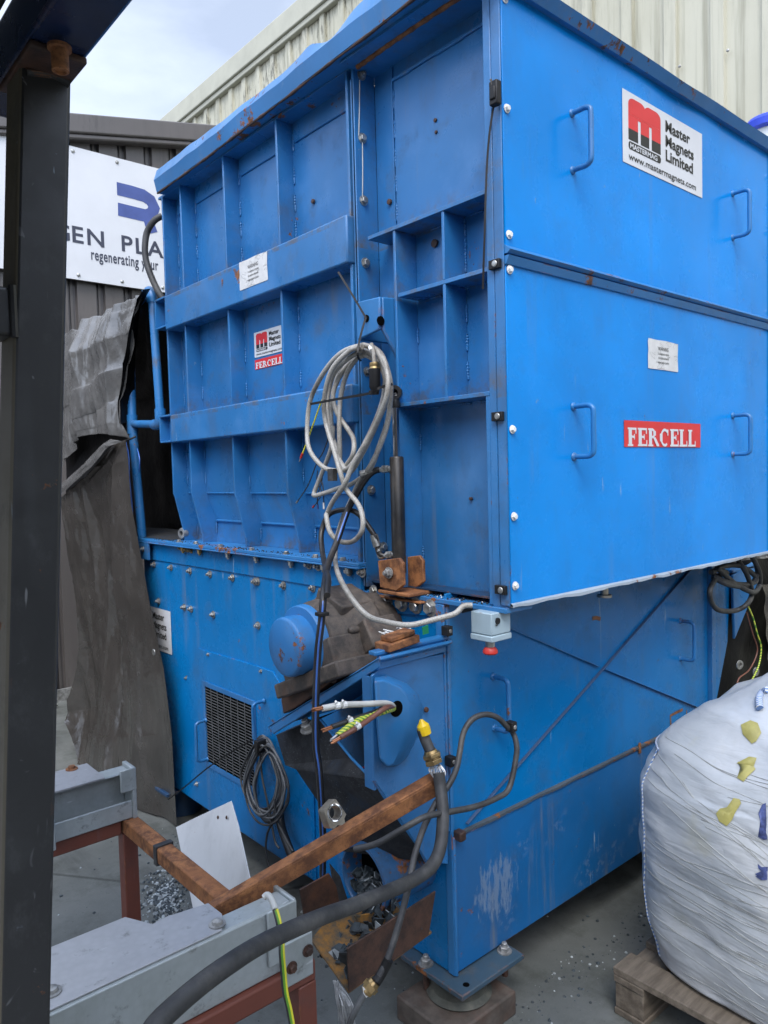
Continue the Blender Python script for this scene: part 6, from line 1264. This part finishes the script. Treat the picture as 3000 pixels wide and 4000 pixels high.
# sticky yellow tape loops, printed letters and straps on the bag
th_at = lambda q: math.atan2((q.y-BYC)/0.94, (q.x-BXC)/0.97)
def bag_uv(c_, x, y):
    q = bagsurf(c_, x, y, 0.0)
    if q is None: return None
    th = th_at(q); h = min((abs(bag_pt(th, k/300).z-q.z), k/300) for k in range(0, 300))[1]; return th, h
def bagpatch(c_, pts, mat, name, lift=0.004, thick=0.0):
    uv = [bag_uv(c_, *p) for p in pts]; uv = [q for q in uv if q]
    if len(uv) < 3: return
    cx_ = sum(q[0] for q in uv)/len(uv); cy_ = sum(q[1] for q in uv)/len(uv); n_ = len(uv); mb = MB(); K = 4; vs = []
    for k in range(1, K+1):
        for a_, b_ in uv: vs.append(bagth(cx_+(a_-cx_)*k/K, cy_+(b_-cy_)*k/K, lift+thick*(1-(k/K)**2)))
    c0_ = len(vs); vs.append(bagth(cx_, cy_, lift+thick)); fs = [(c0_, i, (i+1) % n_) for i in range(n_)]
    for k in range(K-1): fs += [(k*n_+i, (k+1)*n_+i, (k+1)*n_+(i+1) % n_, k*n_+(i+1) % n_) for i in range(n_)]
    mb.add(vs, fs); return mb.build(name, mat, bag, recalc=True, ang=180)
bagpatch('32', [(1330, 290), (1350, 345), (1400, 378), (1425, 340), (1448, 290), (1480, 235), (1480, 205), (1440, 198), (1405, 250), (1345, 268)], 'bag_yellow', 'yellow_tape', 0.003, 0.004)
bagpatch('22', [(1500, 1380), (1510, 1440), (1550, 1500), (1600, 1480), (1620, 1430), (1580, 1370), (1530, 1355)], 'bag_yellow', 'yellow_tape', 0.003, 0.004)
bagpatch('22', [(1470, 1630), (1500, 1655), (1570, 1655), (1580, 1600), (1530, 1590)], 'bag_yellow', 'yellow_tape', 0.003, 0.004)
bagpatch('32', [(1465, 0), (1470, 60), (1500, 92), (1540, 50), (1570, 10), (1560, -30), (1480, -40)], 'bag_yellow', 'yellow_tape', 0.003, 0.004)
bagpatch('32', [(1655, 222), (1620, 235), (1605, 290), (1612, 340), (1600, 440), (1635, 462), (1659, 460)], 'bag_print', 'printed_mark', 0.003)
bagpatch('32', [(1590, 615), (1620, 640), (1659, 640), (1659, 662), (1622, 662), (1600, 650)], 'bag_print', 'printed_mark', 0.003)
bagpatch('32', [(1615, 662), (1645, 655), (1659, 690), (1640, 720), (1600, 700), (1580, 680)], 'bag_print', 'printed_mark', 0.003)
bagpatch('32', [(1582, 695), (1620, 722), (1659, 725), (1659, 700), (1625, 690)], 'bag_print', 'printed_mark', 0.0034)
bagline([('22', 1659, 1150), ('22', 1620, 1170), ('22', 1600, 1210), ('22', 1605, 1270)], 0.010, 'rope_blue_white', 'lifting_loop', 0.012)
random.seed(63)
for k in range(46):
    h0_ = random.uniform(0.06, 0.66); t0_ = R(random.uniform(128, 175)); t1_ = t0_+R(random.uniform(25, 85)); sl = random.uniform(-0.16, -0.02)*(1.4 if h0_ > 0.45 else 0.6)
    P = []
    for i in range(15):
        u = i/14; hh = min(0.9, max(0.02, h0_+sl*u*(t1_-t0_)+0.02*math.sin(u*3.1))); P.append(bagth(t0_+(t1_-t0_)*u, hh, 0.0006))
    MB().tube(P, 0.0009, 5, 3).build('film_crease', 'film_edge', bag, ang=80)
PATCHES = True
ibcg = 'stacked white liquid totes beyond the hopper'
def tote(z, label):
    t_ = thing('liquid_tote', (2.6, 0.8, z), label, 'tote', ibcg); x0, x1, y0, y1 = 2.10, 3.10, 0.30, 1.30
    MB().box(x0+0.03, x1-0.03, y0+0.03, y1-0.03, z+0.14, z+1.02).build('tank', 'ibc_plastic', t_, 0.06, segs=4)
    mb = MB()
    for k in range(8):
        xx = x0+0.01+k*(x1-x0-0.02)/7; yy = y0+0.01+k*(y1-y0-0.02)/7
        for (a_, b_) in (((xx, y0), (xx, y0)), ((x0, yy), (x0, yy))): mb.tube([(*a_, z+0.13), (*b_, z+1.04)], 0.010, 8, 1)
    for k in range(5):
        zz = z+0.16+k*0.22; mb.tube([(x0, y1, zz), (x0, y0, zz), (x1, y0, zz)], 0.010, 8, 1)
    mb.build('cage', 'zinc', t_); MB().box(x0, x1, y0, y1, z+0.0, z+0.03).box(x0, x0+0.1, y0, y1, z+0.03, z+0.12).box(x1-0.1, x1, y0, y1, z+0.03, z+0.12).box(x0, x1, y0, y1, z+0.121, z+0.13).build('base', 'zinc_dull', t_)
    return t_
ta = tote(0.0, 'white caged liquid tote at the bottom of the stack behind the hopper'); tb_ = tote(1.06, 'white caged liquid tote in the middle of the stack, its corner showing under the hopper')
tt = tote(2.12, 'white caged liquid tote topmost in the stack, its blue lid above the hopper')
q = onp(0, *cc('02', 1625, 830), 2.62); MB().lathe((q.x+0.1, q.y, 3.12), (0, 0, 1), [(0, 0.105), (0.30, 0.105)], 24).build('neck', 'ibc_plastic', tt); MB().lathe((q.x+0.1, q.y, 3.41), (0, 0, 1), [(0, 0.115), (0.01, 0.13), (0.045, 0.13), (0.065, 0.115), (0.07, 0.03)], 28).build('lid', 'blue_lid', tt)
mb = MB(); mb.box(-0.105, 0.175, 0.150, 0.385, 0.0, 0.074); tag(mb.build('mounting_block', 'mount_block', None, 0.006), 'rusty steel block on the ground under the shredder foot', 'block')

# ================================================================ GRAVEL AND DEBRIS
random.seed(71); mb = MB()
for k in range(1300):
    r_ = abs(random.gauss(0, 1)); a_ = random.random()*6.283; cgx, cgy = -0.62, 0.95
    p = fz('30', 1080+r_*math.cos(a_)*85, 850+r_*math.sin(a_)*125, 0.0); s_ = 0.002+0.008*random.random()**2.2; e = V((jit(1), jit(1), 1.2)).normalized()
    mb.lathe(p, e, [(-s_*0.2, s_*0.7), (s_*0.3, s_), (s_*0.9, s_*0.5)], 5, 0 if random.random() < 0.6 else 1, random.random()*6)
tag(mb.build('gravel', ['shred', 'shred_light'], ang=10), kind='stuff')
mb = MB()
for k in range(600):
    p = V((random.uniform(-0.9, 1.2), random.uniform(-0.9, 3.4), 0)); s_ = 0.0015+0.007*random.random()**2; mb.lathe(p, (jit(0.4), jit(0.4), 1), [(-0.001, s_), (s_*0.5, s_*0.7), (s_*0.7, 0.3*s_)], 5, 0 if random.random() < 0.7 else 1, random.random()*6)
for k in range(700):
    t = random.random(); p = V((0.05+1.6*t, 0.20-abs(random.gauss(0, 0.10)), 0)) if random.random() < 0.6 else V((-abs(random.gauss(0, 0.12)), 0.3+1.8*t, 0)); s_ = 0.0012+0.006*random.random()**3; mb.lathe(p, (jit(0.4), jit(0.4), 1), [(-0.001, s_), (s_*0.5, s_*0.7), (s_*0.7, 0.3*s_)], 5, 0 if random.random() < 0.75 else 1, random.random()*6)
tag(mb.build('debris', ['shred', 'shred_light'], ang=10), kind='stuff')
mb = MB()
for k in range(160):
    p = V((-0.2+jit(0.35), 4.5+jit(0.08), 0)); mb.tube([p, p+V((jit(0.02), jit(0.02), 0.02+random.random()*0.03)), p+V((jit(0.05), jit(0.05), 0.02+random.random()*0.04))], 0.003, 4, 2)
tag(mb.build('weeds', 'algae'), kind='stuff')
